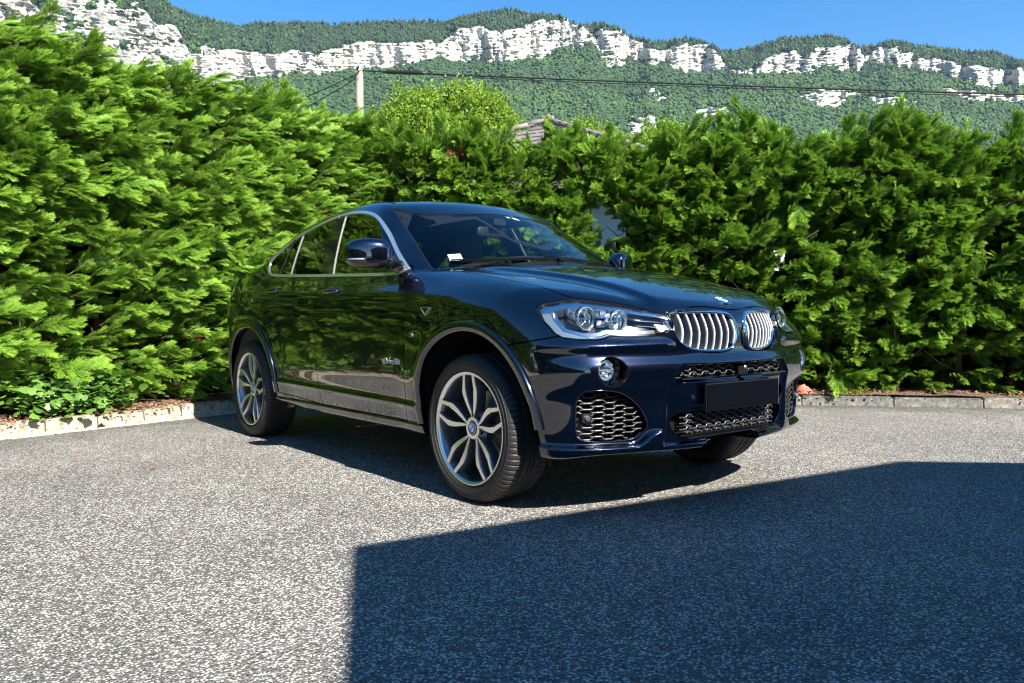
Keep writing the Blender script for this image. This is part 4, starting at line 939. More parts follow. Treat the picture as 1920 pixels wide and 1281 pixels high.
# windscreen
XT = Spl([(0, .445), (.25, .425), (.42, .368), (.53, .300), (.60, .225), (.66, .14)])
AS = Spl([(.1, .625), (.2, .634), (.417, .668), (.657, .716), (.80, .735), (1.0, .70)])
ws_g = lambda V: np.minimum(np.minimum(V[:, 0]-XT(np.abs(V[:, 1])), AS(V[:, 0])-np.abs(V[:, 1])), np.minimum(own(V)*1.0, (V[:, 2]-1.0)))
ws, S = split(S, ws_g, 0)
wg = np.minimum(ws[0][:, 0]-XT(np.abs(ws[0][:, 1])), AS(ws[0][:, 0])-np.abs(ws[0][:, 1]))
seal = clip(ws, .009-wg); emit('windscreen_seal', off(seal, .002), black_gloss, car, .01, both=True)
frit = clip(clip(ws, wg-.012), np.maximum(.034-wg, .050-own(ws[0]))); emit('windscreen_border', off(frit, -.004), black_plastic, car, 0, both=True)
wsm = emit('windscreen', off(clip(ws, wg-.010), -.001), screen_glass, car, 0, both=True)
# rear window
rwg = lambda V: np.where((V[:, 0] < -1.0), poly_sd(np.stack([np.abs(V[:, 1]), V[:, 0]], 1), [(-.3, -1.12), (.50, -1.22), (.60, -1.9), (.56, -2.08), (-.3, -2.16)]), -1)
rw, S = split(S, rwg, .001); emit('tailgate_window', rw, rear_side_glass, car, .01, both=True)
# bonnet
COWL = Spl([(0, 1.055), (.2, 1.035), (.4, .985), (.6, .885), (.70, .800), (.8, .72)])
hood_g = lambda V: np.minimum(np.minimum(HOODL(V[:, 0])-np.abs(V[:, 1]), V[:, 0]-COWL(np.abs(V[:, 1]))), V[:, 2]-NOSE(np.abs(V[:, 1])))
hood, S = split(S, hood_g, .003)
emit('bonnet', hood, paint, car, .018, both=True)
cowl, S = split(S, lambda V: np.minimum(np.minimum(COWL(np.abs(V[:, 1]))-V[:, 0], -own(V)), np.minimum(.70-np.abs(V[:, 1]), V[:, 0]-.6)), 0)
emit('cowl_panel', off(cowl, -.018), dark_void, car, .01, both=True)
# doors
side_m = lambda V: np.abs(V[:, 1])-.45
fd_g = lambda V: np.minimum.reduce([FDF(V[:, 2])-V[:, 0], V[:, 0]-BGAP(V[:, 2]), V[:, 2]-.330, np.where(V[:, 0] > -.6, 1.16-V[:, 2]-.0*V[:, 0], 1), side_m(V)])
fd, S = split(S, fd_g, .003)
RD = [(-.235, .330), (-.268, .60), (-.277, .9), (-.294, 1.037), (-.345, 1.16), (-.45, 1.2), (-1.2, 1.2)]+RDR
rd_arch = [(-1.405+.508*math.cos(R(a)), .36+.508*math.sin(R(a))) for a in range(66, -5, -6)]
RDP = [(float(BGAP(z)), z) for z in np.linspace(.330, 1.18, 30)]+[(-1.2, 1.19)]+RDR+rd_arch
rd_g = lambda V: np.minimum(np.where(V[:, 2] < 1.2, poly_sd(XZ(V), RDP), -1), side_m(V))
rd, S = split(S, rd_g, .003)
# bumper parts
HLg = lambda V: np.where(V[:, 0] > 1.6, poly_sd(AZ(V), HL), -1)
hl, S = split(S, HLg, .0015); hl = refine(refine(hl))
fwd = lambda V, g: np.where(V[:, 0] > 1.9, g, -1)
kid, S = split(S, lambda V: fwd(V, poly_sd(AZ(V), KID)), 0)
upi, S = split(S, lambda V: fwd(V, poly_sd(AZ(V), UPPER)), 0)
lwi, S = split(S, lambda V: fwd(V, poly_sd(AZ(V), LOWER)), 0)
sdi, S = split(S, lambda V: fwd(V, poly_sd(AZ(V), INTAKE)), 0)
FOG = circ_poly((.690, .646), .066, 40, 1.0)
fogp, S = split(S, lambda V: fwd(V, poly_sd(AZ(V), FOG)), 0)
towc, S = split(S, lambda V: fwd(V, poly_sd(AZ(V), circ_poly((.391, .51), .030))), .0012)
WASH = smooth_poly([(.66, .772), (.60, .768), (.555, .745), (.56, .738), (.64, .742), (.665, .752)], 2)
wac, S = split(S, lambda V: fwd(V, poly_sd(AZ(V), WASH)), .0010)
seam = lambda V: np.minimum(V[:, 0]-1.62, np.maximum(.755+(V[:, 0]-1.74)*.17-V[:, 2], np.where(V[:, 0] > 2.0, .03, -1)))
bump, S = split(S, seam, .003)
lampt, S = split(S, lambda V: np.minimum.reduce([-1.985-V[:, 0], V[:, 2]-.935, 1.085-V[:, 2], np.abs(V[:, 1])-.42]), .002)
fend, S = split(S, lambda V: np.minimum.reduce([V[:, 0]-FDF(V[:, 2]), np.abs(V[:, 1])-.5, np.maximum(-own(V), np.where(V[:, 0] > 1.2, 1, -1))]), .0)
for side in (0, 1):
    fx = flip if side else (lambda M: M)
    emit('front_door', fx(fd), paint, car, .018); emit('rear_door', fx(rd), paint, car, .018)
    emit('front_wing', fx(fend), paint, car, .016)
    emit('tail_lamp', fx(lampt), amber, car, .02)
emit('front_bumper', bump, paint, car, .022, both=True)
tc_ = emit('tow_cover', towc, paint, car, .006); tc_['label'] = 'round tow eye cover beside the number plate'
for side in (0, 1): emit('washer_cover', flip(wac) if side else wac, paint, car, .006)
emit('body_shell', S, paint, car, .016, both=True)

# wheel arch mouldings and liners
def arch_strip(xc, A, sgn, a0, a1, parent, wout):
    prof = [(0, -.018), (0, .004), (.003, .011), (.008, .0145), (.02, .016), (wout*.6, .0165), (wout-.006, .0150), (wout-.001, .011), (wout, -.002)]
    ph = np.linspace(a0, a1, 100); V = []
    for a in ph:
        r0 = float(A(a)); ca, sa = math.cos(R(a)), math.sin(R(a))
        r = np.array([r0+p[0] for p in prof]); x = xc+r*ca; z = .36+r*sa
        y = y_at(x, np.maximum(z, .285))
        y[0] = y[2]; y = np.maximum(y, y_at(xc+(r0+.03)*ca, max(.36+(r0+.03)*sa, .285))-.004)
        for i, p in enumerate(prof): V.append((x[i], sgn*(y[i]+p[1]), z[i]))
    F = grid_faces(100, len(prof))
    if sgn > 0: F = F[:, ::-1]
    o = mesh_np('arch_moulding', np.array(V), F, [paint], parent); 
    return o
def liner(xc, A, sgn):
    ph = np.linspace(0, 188, 60); V = []
    for a in ph:
        r = float(A(np.clip(a, -30, 200)))+.006; x, z = xc+r*math.cos(R(a)), .36+r*math.sin(R(a)); yo = float(y_at(x, max(z, .29)))-.004
        V += [(x, sgn*yo, z), (x, sgn*.50, z), (xc, sgn*.50, .36)]
    F = grid_faces(60, 3)
    mesh_np('wheel_arch_liner', np.array(V), F, [dark_void], car)
for sgn in (-1, 1):
    arch_strip(1.405, ARCH_F, sgn, 4, 184, car, .050); arch_strip(-1.405, ARCH_R, sgn, 0, 190, car, .055)
    liner(1.405, ARCH_F, sgn); liner(-1.405, ARCH_R, sgn)
# underbody
mb = MB(); mb.box((0, 0, .30), (1.9, 1.66, .05)); mb.box((1.75, 0, .30), (.55, 1.0, .05)); mb.box((-1.9, 0, .33), (.6, 1.3, .05)); mb.box((1.3, 0, .34), (.6, .96, .04)); mb.box((-1.4, 0, .36), (.8, .96, .04))
mb.build('underbody', dark_void, car)
mb = MB(); mb.box((1.88, 0, .300), (.40, 1.10, .012)); mb.box((1.875, -.72, .255), (.012, .20, .06)); mb.box((1.875, .72, .255), (.012, .20, .06)); mb.build('air_deflector', black_plastic, car)

# inner lining seen through the glass
L = clip(S0, -dlo_g(S0[0])-.001); L = clip(L, -ws_g(L[0])-.001); L = clip(L, -rwg(L[0])-.001)
L = clip(L, np.minimum.reduce([L[0][:, 2]-.45, .93-L[0][:, 0], L[0][:, 0]+2.2]))
def inward(M, d): return M[0]-M[1]*d, -M[1], M[2][:, ::-1]
up_, lo_ = split((L[0], L[1], L[2]), lambda V: V[:, 2]-1.17, 0)
emit('headliner', inward(up_, .028), headliner, car, 0, both=True); emit('door_lining', inward(lo_, .05), trim_dark, car, 0, both=True)
# ---------------------------------------------------------------- kidney grilles
def outline3(poly, sgn, push=0.0, n=None):
    P = np.array(poly); x = x_at(P[:, 0], P[:, 1]); return [(x[i]+push, sgn*P[i, 0], P[i, 1]) for i in range(len(P))]
def scale_poly(P, d):
    """inset a closed polygon by d"""
    P = np.array(P); n = len(P); out = []
    area = sum(P[i, 0]*P[(i+1) % n, 1]-P[(i+1) % n, 0]*P[i, 1] for i in range(n)); s = 1 if area > 0 else -1
    for i in range(n):
        t = P[(i+1) % n]-P[i-1]; t /= max(np.linalg.norm(t), 1e-9); out.append(P[i]+s*np.array([-t[1], t[0]])*d)
    return np.array(out)
# 'kidney' openings sit in a smooth reference plane so that the chrome rings read as clean curves
def kid_x(a, z): return 2.262-.075*a-.55*np.maximum(a-.02, 0)**2-1.1*np.maximum(z-.80, 0)**1.5-.25*np.maximum(.76-z, 0)**1.2
for sgn in (-1, 1):
    g = empty('kidney_grille', (2.2, sgn*.2, .8), parent=car); g['label'] = 'chrome ringed kidney grille nearer the camera' if sgn < 0 else 'chrome ringed kidney grille on the far side'
    K = scale_poly(KID, .004); K = K[::2]
    def ringat(inset, push):
        Q = scale_poly(K, inset) if inset else K
        return [(float(kid_x(q[0], q[1]))+push, sgn*q[0], q[1]) for q in Q]
    # ring as swept section
    prof = [(-.004, -.035), (-.003, .006), (.001, .012), (.006, .014), (.012, .010), (.015, .002), (.016, -.05)]
    V = []
    for ins, push in prof: V += ringat(ins, push)
    F = [(i*len(K)+j, i*len(K)+(j+1) % len(K), (i+1)*len(K)+(j+1) % len(K), (i+1)*len(K)+j) for i in range(len(prof)-1) for j in range(len(K))]
    o = mesh_np('grille_ring', np.array(V), np.array(F), [chrome], car); o.parent = g; o.location = (-2.2, -sgn*.2, -.8)
    # dark recess between the ring and the painted opening
    V = ringat(-.012, -.006)+ringat(0, -.006)
    F = [(j, (j+1) % len(K), len(K)+(j+1) % len(K), len(K)+j) for j in range(len(K))]
    o = mesh_np('ring_gasket', np.array(V), np.array(F), [black_gloss], g); o.location = (-2.2, -sgn*.2, -.8)
    sub = [(a, z) for a, z in K]
    for i in range(9):
        a = .052+i*.0385
        zz = np.linspace(.69, .92, 240); inn = poly_sd(np.stack([np.full(240, a), zz], 1), scale_poly(K, .012)) > 0
        if inn.sum() < 10: continue
        z = np.linspace(zz[inn][0], zz[inn][-1], 16); V = []
        bow = .006*np.sin((z-z[0])/(z[-1]-z[0])*math.pi)
        for zi, bi in zip(z, bow):
            x = float(kid_x(a, zi))+bi
            for da, dx in ((-.0034, -.055), (-.0040, -.004), (-.0028, .003), (.0028, .003), (.0040, -.004), (.0034, -.055)): V.append((x+dx, sgn*(a+da), zi))
        F = grid_faces(16, 6)[:, ::(1 if sgn > 0 else -1)]; mi = np.tile([1, 0, 0, 0, 1], 15)
        o = mesh_np('grille_bar', np.array(V), F, [grille_bar_mat, grille_side_mat], g, midx=mi); o.location = (-2.2, -sgn*.2, -.8)
        o.data.set_sharp_from_angle(angle=R(35))
    mb = MB(); mb.box((2.12, sgn*.20, .80), (.02, .37, .24)); o = mb.build('radiator_panel', dark_void, g); o.location = (-2.2, -sgn*.2, -.8)

# ---------------------------------------------------------------- wavy mesh grilles
def wave_rows(name, rows, a0, a1, inside, xf, per, amp, parent, sgns, phase=0, r=.0022, xoff=0):
    mb = MB()
    for sg in sgns:
        for z0 in rows:
            n = int((a1-a0)/per*16)+1; run = []
            for i in range(n+1):
                a = a0+(a1-a0)*i/n; u = ((a/per+phase) % 1)*4
                w = (0 if u < 1 else (u-1)*1.0 if u < 2 else 1 if u < 3 else 4-u); w = min(max(w*2.0-.5, 0), 1)
                z = z0+amp*(w-.5)
                if inside(np.array([[abs(a), z]]))[0] > .002: run.append((float(xf(abs(a), z))+xoff, sg*a, z))
                else:
                    if len(run) > 2: mb.tube(run, r, 5, flat=1.8)
                    run = []
            if len(run) > 2: mb.tube(run, r, 5, flat=1.8)
    return mb.build(name, mesh_mat, parent, smooth=True)
inr = lambda P_: (lambda Q: poly_sd(Q, P_))
for sgn in (-1, 1):
    rows = [.358+i*.0262 for i in range(8)]
    o = wave_rows('side_intake_mesh', rows, .48, .82, inr(INTAKE), x_at, .092, .0125, car, [sgn], xoff=-.022)
    o = wave_rows('side_intake_inner_mesh', [r_+.010 for r_ in rows], .48, .82, inr(INTAKE), x_at, .092, .0125, car, [sgn], phase=.5, r=.0024, xoff=-.040)
    mb = MB(); mb.box((1.94, sgn*.635, .45), (.02, .31, .26)); mb.build('intake_backing', dark_void, car)
    mb = MB(); mb.tube(outline3(INTAKE, sgn, -.001), .0024, 6, closed=True); mb.build('intake_rim', black_gloss, car, smooth=True)
    # parking sensor in a black pod
    x = float(x_at(.762, .448)); mb = MB(); mb.box((x-.015, sgn*.762, .448), (.025, .05, .036)); mb.cur = 1
    mb.lathe([(0, .006), (.0075, .006), (.009, .003), (.0125, .003), (.013, -.01)], 20, 'x', (x+.002, sgn*.762, .448)); mb.build('parking_sensor', [black_plastic, satin], car, angle=40)
rowsU = [.622, .644]
wave_rows('upper_intake_mesh', rowsU, -.38, .38, inr(UPPER), lambda a, z: 2.244-.05*a*a, .082, .0125, car, [1], r=.0024, xoff=-.026)
wave_rows('upper_intake_inner_mesh', [.613, .634, .653], -.38, .38, inr(UPPER), lambda a, z: 2.244-.05*a*a, .082, .0125, car, [1], phase=.5, r=.0020, xoff=-.044)
LOWM = [(-.4, .46), (.335, .46), (.335, .350), (-.4, .350)]
wave_rows('lower_intake_mesh', [.357, .383, .409, .435], -.335, .335, inr(LOWM), lambda a, z: 2.245-.05*a*a, .066, .0115, car, [1], r=.0026, xoff=-.040)
wave_rows('lower_intake_inner_mesh', [.368, .396, .422, .448], -.335, .335, inr(LOWM), lambda a, z: 2.245-.05*a*a, .066, .0115, car, [1], phase=.5, r=.0022, xoff=-.058)
mb = MB(); mb.box((2.14, 0, .62), (.02, .84, .10)); mb.box((2.14, 0, .40), (.02, .84, .16)); mb.build('radiator_backing', dark_void, car)
# intake shelves
for nm, z, zz in (('upper_intake_shelf', .6035, UPPER), ('lower_intake_shelf', .344, LOWER)):
    mb = MB(); mb.box((2.19, 0, z), (.10, .76 if z > .5 else .68, .006)); mb.build(nm, black_gloss, car)
# camera pod in the upper intake
mb = MB(); mb.box((2.215, .045, .632), (.05, .07, .05)); mb.cur = 1; mb.lathe([(0, .008), (.006, .007), (.011, .004), (.012, -.01)], 20, 'x', (2.24, .058, .637)); mb.build('front_camera', [dark_void, satin], car, angle=40)
# parking sensors beside the plate, tow cover, plate
for a in (-.302, .302):
    x = float(x_at(abs(a), .521)); mb = MB(); mb.lathe([(0, .004), (.006, .004), (.0068, .001), (.0095, .0015), (.0105, -.004)], 24, 'x', (x, a, .521)); mb.build('parking_sensor', black_plastic, car, angle=40)
mb = MB(); mb.box((2.2785, 0, .519), (.005, .520, .112)); pl = mb.build('number_plate', mat('plate_black', (.0015, .0022, .004), .9, spec=.02), car)
mb = MB(); mb.box((2.271, 0, .519), (.012, .528, .120)); mb.build('plate_holder', black_plastic, car)
pl['label'] = 'blank black number plate'

# ---------------------------------------------------------------- headlights
silver_blue = mat('lamp_reflector_silver', (.80, .83, .87), .14, 1)
light_guide = mat('lamp_light_guide', (.22, .28, .33), .15, .6, coat=1)
lamp_black = mat('lamp_inner_black', (.015, .016, .020), .22)
lens_clear = glass_mat('projector_glass', (.75, .85, .95), 1.6, 2.2)
indic = mat('lamp_indicator', (.55, .50, .44), .2, .6)
for side, sgn in ((0, -1), (1, 1)):
    fx = flip if side else (lambda M: M)
    h = empty('headlight', (2.0, sgn*.6, .85), parent=car)
    h['label'] = 'headlight nearer the camera' if sgn < 0 else 'headlight on the far side'
    def put(o): o.parent = h; o.location = (-2.0, -sgn*.6, -.85); return o
    sd_ = poly_sd(AZ(hl[0]), HL); A_ = np.abs(hl[0][:, 1]); Z_ = hl[0][:, 2]
    d = np.array([-.8, .5, 0])
    lm = fx(hl); put(emit('lens', lm, lamp_glass, car, 0))
    # outer seal line
    put(emit('lens_rim', fx(off(clip(hl, .0045-sd_), .0015)), black_gloss, car, .01))
    back = off(clip(hl, sd_-.002), d*.105); put(emit('housing', fx(back), lamp_black, car, 0))
    wallM = lips(off(clip(hl, sd_-.002), d*.012), .095, dirv=d); wallM = (wallM[0], -wallM[1], wallM[2][:, ::-1]); put(emit('side_wall', fx(wallM), silver_blue, car, 0))
    # light guide running round the outer and lower edge
    wdt = .009+.019*sst(A_, .74, .84)-.004*(1-sst(A_, .42, .6))
    low = np.where(Z_ < .835+.10*sst(A_, .72, .80), 1, -1)
    gd = clip(hl, np.minimum(np.minimum(sd_-.006, wdt-sd_), (.832+.11*sst(A_, .74, .80))-Z_)); put(emit('light_guide', fx(off(gd, d*.022)), light_guide, car, .02))
    gd2 = clip(hl, np.minimum(np.minimum(sd_-wdt-.003, wdt+.018-sd_), (.825+.10*sst(A_, .74, .80))-Z_)); put(emit('chrome_step', fx(off(gd2, d*.04)), silver_blue, car, .03))
    # upper eyebrow
    bw = .036-.010*(1-sst(A_, .40, .55)); br = clip(hl, np.minimum(np.minimum(sd_-.006, bw-sd_), Z_-(.862+.03*sst(A_, .5, .7)))); put(emit('eyebrow', fx(off(br, d*.016)), silver_blue, car, .045))
    # projectors
    for a, z, rr in ((.700, .868, .050), (.588, .856, .047)):
        x = float(x_at(min(a+rr+.006, .835), z)); cx = x-.046
        mb = MB(); mb.lathe([(rr+.001, .000), (rr+.003, .006), (rr-.001, .010), (rr-.005, .006), (rr-.006, -.004)], 40, 'x', (cx+.026, sgn*a, z)); put(mb.build('daytime_ring', light_guide, car, smooth=True))
        mb = MB(); mb.lathe([(rr+.004, .02), (rr-.001, -.03), (rr-.012, -.05)], 40, 'x', (cx, sgn*a, z)); mb.lathe([(rr-.006, .012), (rr-.014, -.012), (rr-.016, -.04), (0, -.05)], 40, 'x', (cx, sgn*a, z)); put(mb.build('reflector_bowl', silver_blue, car, smooth=True))
        mb = MB(); mb.lathe([(0, .014), (.010, .0125), (.020, .008), (.027, 0), (.030, -.010)], 32, 'x', (cx-.004, sgn*a, z)); put(mb.build('projector', lens_clear, car, smooth=True))
        mb = MB(); mb.box((cx+.004, sgn*a, z), (.006, 2*rr-.018, .005)); mb.box((cx-.020, sgn*a, z-.015), (.03, .03, .012)); mb.lathe([(.026, -.006), (.031, -.002), (.033, -.012)], 32, 'x', (cx, sgn*a, z)); put(mb.build('projector_bezel', satin, car, angle=40))
    mb = MB(); x = float(x_at(.643, .86))
    mb.box((x-.07, sgn*.643, .885), (.04, .035, .03)); mb.box((x-.065, sgn*.643, .845), (.03, .02, .03)); mb.box((x-.06, sgn*.645, .815), (.03, .03, .008)); put(mb.build('lamp_bridge', silver_blue, car))
    # inner dark fins and indicator window
    for zz in (.858, .836):
        pts = [(float(x_at(a, zz))-.028, sgn*a, zz-.010*(.54-a)/.14) for a in np.linspace(.41, .535, 8)]
        mb = MB(); mb.tube(pts, .0022, 6); put(mb.build('lamp_fin', silver_blue, car, smooth=True))
    ind = clip(hl, poly_sd(AZ(hl[0]), [(.402, .818), (.416, .836), (.468, .842), (.452, .812)])); put(emit('indicator', fx(off(ind, d*.018)), indic, car, .01))
    # fog lamp
    f = empty('fog_lamp', (2.1, sgn*.69, .646), parent=car)
    def putf(o): o.parent = f; o.location = (-2.1, -sgn*.69, -.646); return o
    w = lips(off(fogp, 0), .075, dirv=np.array([-1., .15, 0])); w = (w[0], -w[1], w[2][:, ::-1]); putf(emit('fog_recess', fx(w), black_gloss, car, 0))
    putf(emit('fog_recess_floor', fx(off(fogp, np.array([-.072, .011, 0]))), black_gloss, car, 0))
    putf(emit('fog_rim', fx(off(clip(fogp, .0035-poly_sd(AZ(fogp[0]), FOG)), .0012)), black_gloss, car, .008))
    c = (float(x_at(.748, .650))-.008, sgn*.704, .650)
    mb = MB(); mb.lathe([(.034, -.05), (.0445, -.02), (.0455, -.002), (.044, .004), (.0415, .002), (.040, -.006)], 40, 'x', c); putf(mb.build('fog_bezel', chrome, car, smooth=True))
    mb = MB(); mb.lathe([(.0415, -.004), (.033, -.004)], 40, 'x', c); mb.box((c[0]-.003, c[1], c[2]+.002), (.006, .078, .006)); mb.box((c[0]-.008, c[1], c[2]-.016), (.01, .034, .010)); putf(mb.build('fog_light_ring', light_guide, car, smooth=False))
    mb = MB(); mb.lathe([(.040, -.010), (.02, -.03), (0, -.034)], 40, 'x', c); putf(mb.build('fog_reflector', silver_blue, car, smooth=True))
    mb = MB(); mb.lathe([(0, .006), (.022, .004), (.040, -.002)], 32, 'x', c); putf(mb.build('fog_glass', lamp_glass, car, smooth=True))
    mb = MB(); mb.box((c[0]-.02, sgn*.655, .638), (.04, .05, .004)); mb.box((c[0]-.02, sgn*.650, .628), (.03, .012, .05)); putf(mb.build('fog_mount', black_gloss, car))

# ---------------------------------------------------------------- emblems, lettering
def frame_at(p):
    n = Vector(field_grad(np.array(p, float))); return n
emblem_black = mat('emblem_black', (.008, .008, .010), .15, 0, coat=1)
def roundel(name, loc, nrm, r, parent, upv=Vector((0, 0, 1)), letters=True):
    nrm = nrm.normalized(); u = upv-nrm*upv.dot(nrm); u.normalize(); w = u.cross(nrm)*-1
    w = nrm.cross(u)*-1
    M = Matrix(((w.x, u.x, nrm.x, loc[0]), (w.y, u.y, nrm.y, loc[1]), (w.z, u.z, nrm.z, loc[2]), (0, 0, 0, 1)))
    if M.to_3x3().determinant() < 0: w = -w; M = Matrix(((w.x, u.x, nrm.x, loc[0]), (w.y, u.y, nrm.y, loc[1]), (w.z, u.z, nrm.z, loc[2]), (0, 0, 0, 1)))
    mb = MB(); mb.lathe([(r, -.003), (r, .002), (r*.97, .0032), (r*.93, .002)], 48, 'z'); mb.cur = 1
    mb.lathe([(r*.93, .0018), (r*.60, .0022)], 48, 'z'); mb.cur = 0; mb.lathe([(r*.61, .0022), (r*.59, .003), (r*.56, .0024)], 48, 'z')
    for q in range(4):
        mb.cur = 2 if q % 2 else 3; n = 10; a = [math.pi/2*(q+i/n) for i in range(n+1)]
        mb.add([(0, 0, .0034)]+[(r*.57*math.cos(t), r*.57*math.sin(t), .0026) for t in a], [(0, i+1, i+2) for i in range(n)])
    o = mb.build(name, [chrome, emblem_black, white_paint, blue_paint], parent, smooth=True); o.matrix_local = M; o.data.set_sharp_from_angle(angle=R(30))
    if letters:
        for ch, a in (('B', 125), ('M', 90), ('W', 55)):
            c = text('emblem_letter', ch, r*.36, .0005, white_paint, o)
            c.matrix_local = Matrix.Translation((r*.77*math.cos(R(a)), r*.77*math.sin(R(a)), .0030)) @ Matrix.Rotation(R(a-90), 4, 'Z')
    return o
def text(name, body, size, ext, m, parent, align='CENTER', shear=0):
    c = bpy.data.curves.new(name, 'FONT'); c.body = body; c.size = size; c.extrude = ext; c.align_x = align; c.align_y = 'CENTER'; c.shear = shear
    o = bpy.data.objects.new(name, c); col.objects.link(o); o.parent = parent; c.materials.append(m)
    dg = bpy.context.evaluated_depsgraph_get(); me = bpy.data.meshes.new_from_object(o.evaluated_get(dg)); bpy.data.objects.remove(o)
    me.name = name; o2 = bpy.data.objects.new(name, me); col.objects.link(o2); o2.parent = parent
    if not me.materials: me.materials.append(m)
    return o2
zr = float(z_at(2.158, 0)); roundel('bonnet_roundel', (2.158, 0, zr+.001), frame_at((2.158, 0, zr)), .041, car, upv=Vector((-1, 0, .4)))
def side_frame(x, z, sgn, push=.0015):
    y = float(y_at(x, z)); n = frame_at((x, -y, z)); n = Vector((n.x, n.y*(1 if sgn < 0 else -1), n.z)); u = (Vector((0, 0, 1))-n*n.z).normalized(); r_ = u.cross(n)
    p = Vector((x, sgn*y, z))+n*push
    return Matrix(((r_.x, u.x, n.x, p.x), (r_.y, u.y, n.y, p.y), (r_.z, u.z, n.z, p.z), (0, 0, 0, 1)))
letter_m = mat('badge_silver', (.75, .76, .78), .35, .4)
for sgn in (-1, 1):
    o = text('model_lettering', 'xDrive30d', .046, .0012, letter_m, car, shear=.15); o.matrix_local = side_frame(.685, .640, sgn)
    mb = MB()
    cols_ = (mat('stripe_light_blue', (.10, .35, .75), .3), mat('stripe_dark_blue', (.02, .04, .25), .3), mat('stripe_red', (.70, .03, .02), .3))
    M_ = side_frame(.905, .782, sgn); s_ = -1 if sgn < 0 else -1
    for i, m_ in enumerate(cols_):
        mb.cur = i+1; x0 = -.021+i*.0075
        mb.add([(x0, -.010, .001), (x0+.0075, -.010, .001), (x0+.0115, .010, .001), (x0+.004, .010, .001)], [(0, 1, 2, 3)])
        o = mb.build('wing_badge', [chrome]+list(cols_), car); o.matrix_local = M_; tl_ = text('badge_letter', 'M', .028, .001, letter_m, o, shear=.25); tl_.location = (.014, 0, .0015)
    # triangular wing vent ornament
    M_ = side_frame(1.038, .912, sgn); e = 1 if sgn < 0 else -1
    tri = [(-.052*e, .017), (.054*e, .014), (.010*e, -.026)]
    def ringtri(k, h): return [(p[0]*k, p[1]*k, h) for p in tri]
    mb = MB(); mb.add(ringtri(1, 0)+ringtri(1, .006)+ringtri(.82, .006)+ringtri(.80, .003), [(i+3*k, (i+1) % 3+3*k, (i+1) % 3+3*k+3, i+3*k+3) for k in range(3) for i in range(3)]); mb.cur = 1
    mb.add(ringtri(.80, .003), [(0, 1, 2)]); o = mb.build('wing_vent', [trim_silver, black_gloss], car); o.matrix_local = M_

# ---------------------------------------------------------------- handles, mirrors, wipers
def superell(c, r, e1=.7, e2=.8, n=28, m=40, warp=None):
    V = []
    sp = lambda v, e: math.copysign(abs(v)**e, v)
    for i in range(n+1):
        la = math.pi*(i/n-.5)
        for j in range(m):
            lo = 2*math.pi*j/m; p = [r[0]*sp(math.cos(la), e1)*sp(math.cos(lo), e2), r[1]*sp(math.cos(la), e1)*sp(math.sin(lo), e2), r[2]*sp(math.sin(la), e1)]
            if warp: p = warp(p)
            V.append((p[0]+c[0], p[1]+c[1], p[2]+c[2]))
    return np.array(V), grid_faces(n+1, m, wrap=True)
for sgn in (-1, 1):
    for x, z in ((-.075, 1.036), (-1.03, 1.064)):
        y = float(y_at(x, z)); h = empty('door_handle', (x, sgn*y, z), parent=car)
        pts = [(-.10, .004), (-.085, .022), (-.05, .032), (0, .035), (.05, .032), (.085, .022), (.10, .004)]
        mb = MB(); mb.tube([(p[0], sgn*p[1], 0) for p in pts], [.010, .013, .015, .0155, .015, .013, .010], 12, flat=.8); mb.build('grip', paint, h, smooth=True)
        V, F = superell((0, -sgn*.004, 0), (.065, .010, .022), .8, .8, 14, 24); mesh_np('handle_dish', V, F, [black_gloss], h)
    # mirror
    m = empty('door_mirror', (.56, sgn*.86, 1.16), parent=car); m['label'] = 'wing mirror nearer the camera' if sgn < 0 else 'wing mirror on the far side'
    def warp(p):
        x, y, z = p; q = (y+.13)/.26            # 0 inner .. 1 outer
        x = x*(1.0-.25*q); x -= .085*q*q
        if x > -.02: x += 0
        z = z*(1-.16*q*q)+.006*q
        return [x, y, z]
    def shell_part(zlo, zhi, nm, mt, grow=0):
        V, F = superell((0, 0, 0), (.078+grow, .112+grow, .084+grow), .66, .6, 36, 56, warp)
        V[:, 1] *= sgn
        V[:, 0] = np.where(V[:, 0] < -.030-.085, V[:, 0], V[:, 0])
        c = V[F].mean(1); k = (c[:, 2] > zlo) & (c[:, 2] <= zhi); F = F[k]
        if sgn < 0: F = F[:, ::-1]
        V = V+np.array([.0, sgn*.120, .062])
        return mesh_np(nm, V, F, [mt], m)
    shell_part(-.034, 1, 'mirror_cap', paint, .002); shell_part(-1, -.024, 'mirror_base', black_gloss, 0)
    mb = MB(); mb.tube([(.03, 0, -.005), (.02, sgn*.03, .006), (.0, sgn*.10, .020)], [.030, .026, .022], 12, flat=.5); mb.build('mirror_arm', black_gloss, m, smooth=True)
    V, F = superell((0.045, -sgn*.018, .0), (.075, .02, .032), .8, .8, 12, 24); mesh_np('mirror_foot', V, F, [black_gloss], m)
    mb = MB(); mb.tube([(.055-.0*q-.085*q*q*.9, sgn*(.01+.235*q), .032) for q in np.linspace(0, 1, 12)], .0035, 6); mb.build('mirror_strip', satin, m, smooth=True)
for (a0, a1) in ((.60, -.10), (-.02, -.62)):
    p0 = (float(COWL(abs(a0)))-.02, a0, float(z_at(COWL(abs(a0)), abs(a0)))+.004)
    pts = []
    for t in np.linspace(0, 1, 9):
        a = a0+(a1-a0)*t; x = float(COWL(abs(a)))-.035-.02*t; pts.append((x, a, float(z_at(x, abs(a)))+.014))
    mb = MB(); mb.tube(pts, .0045, 6, flat=.6); mb.tube([pts[0], (pts[0][0]+.04, pts[0][1], pts[0][2]-.01)], .011, 8); mb.tube([(p[0]-.006, p[1], p[2]-.008) for p in pts[1:]], .004, 5); mb.build('wiper', dark_void, car, smooth=True)
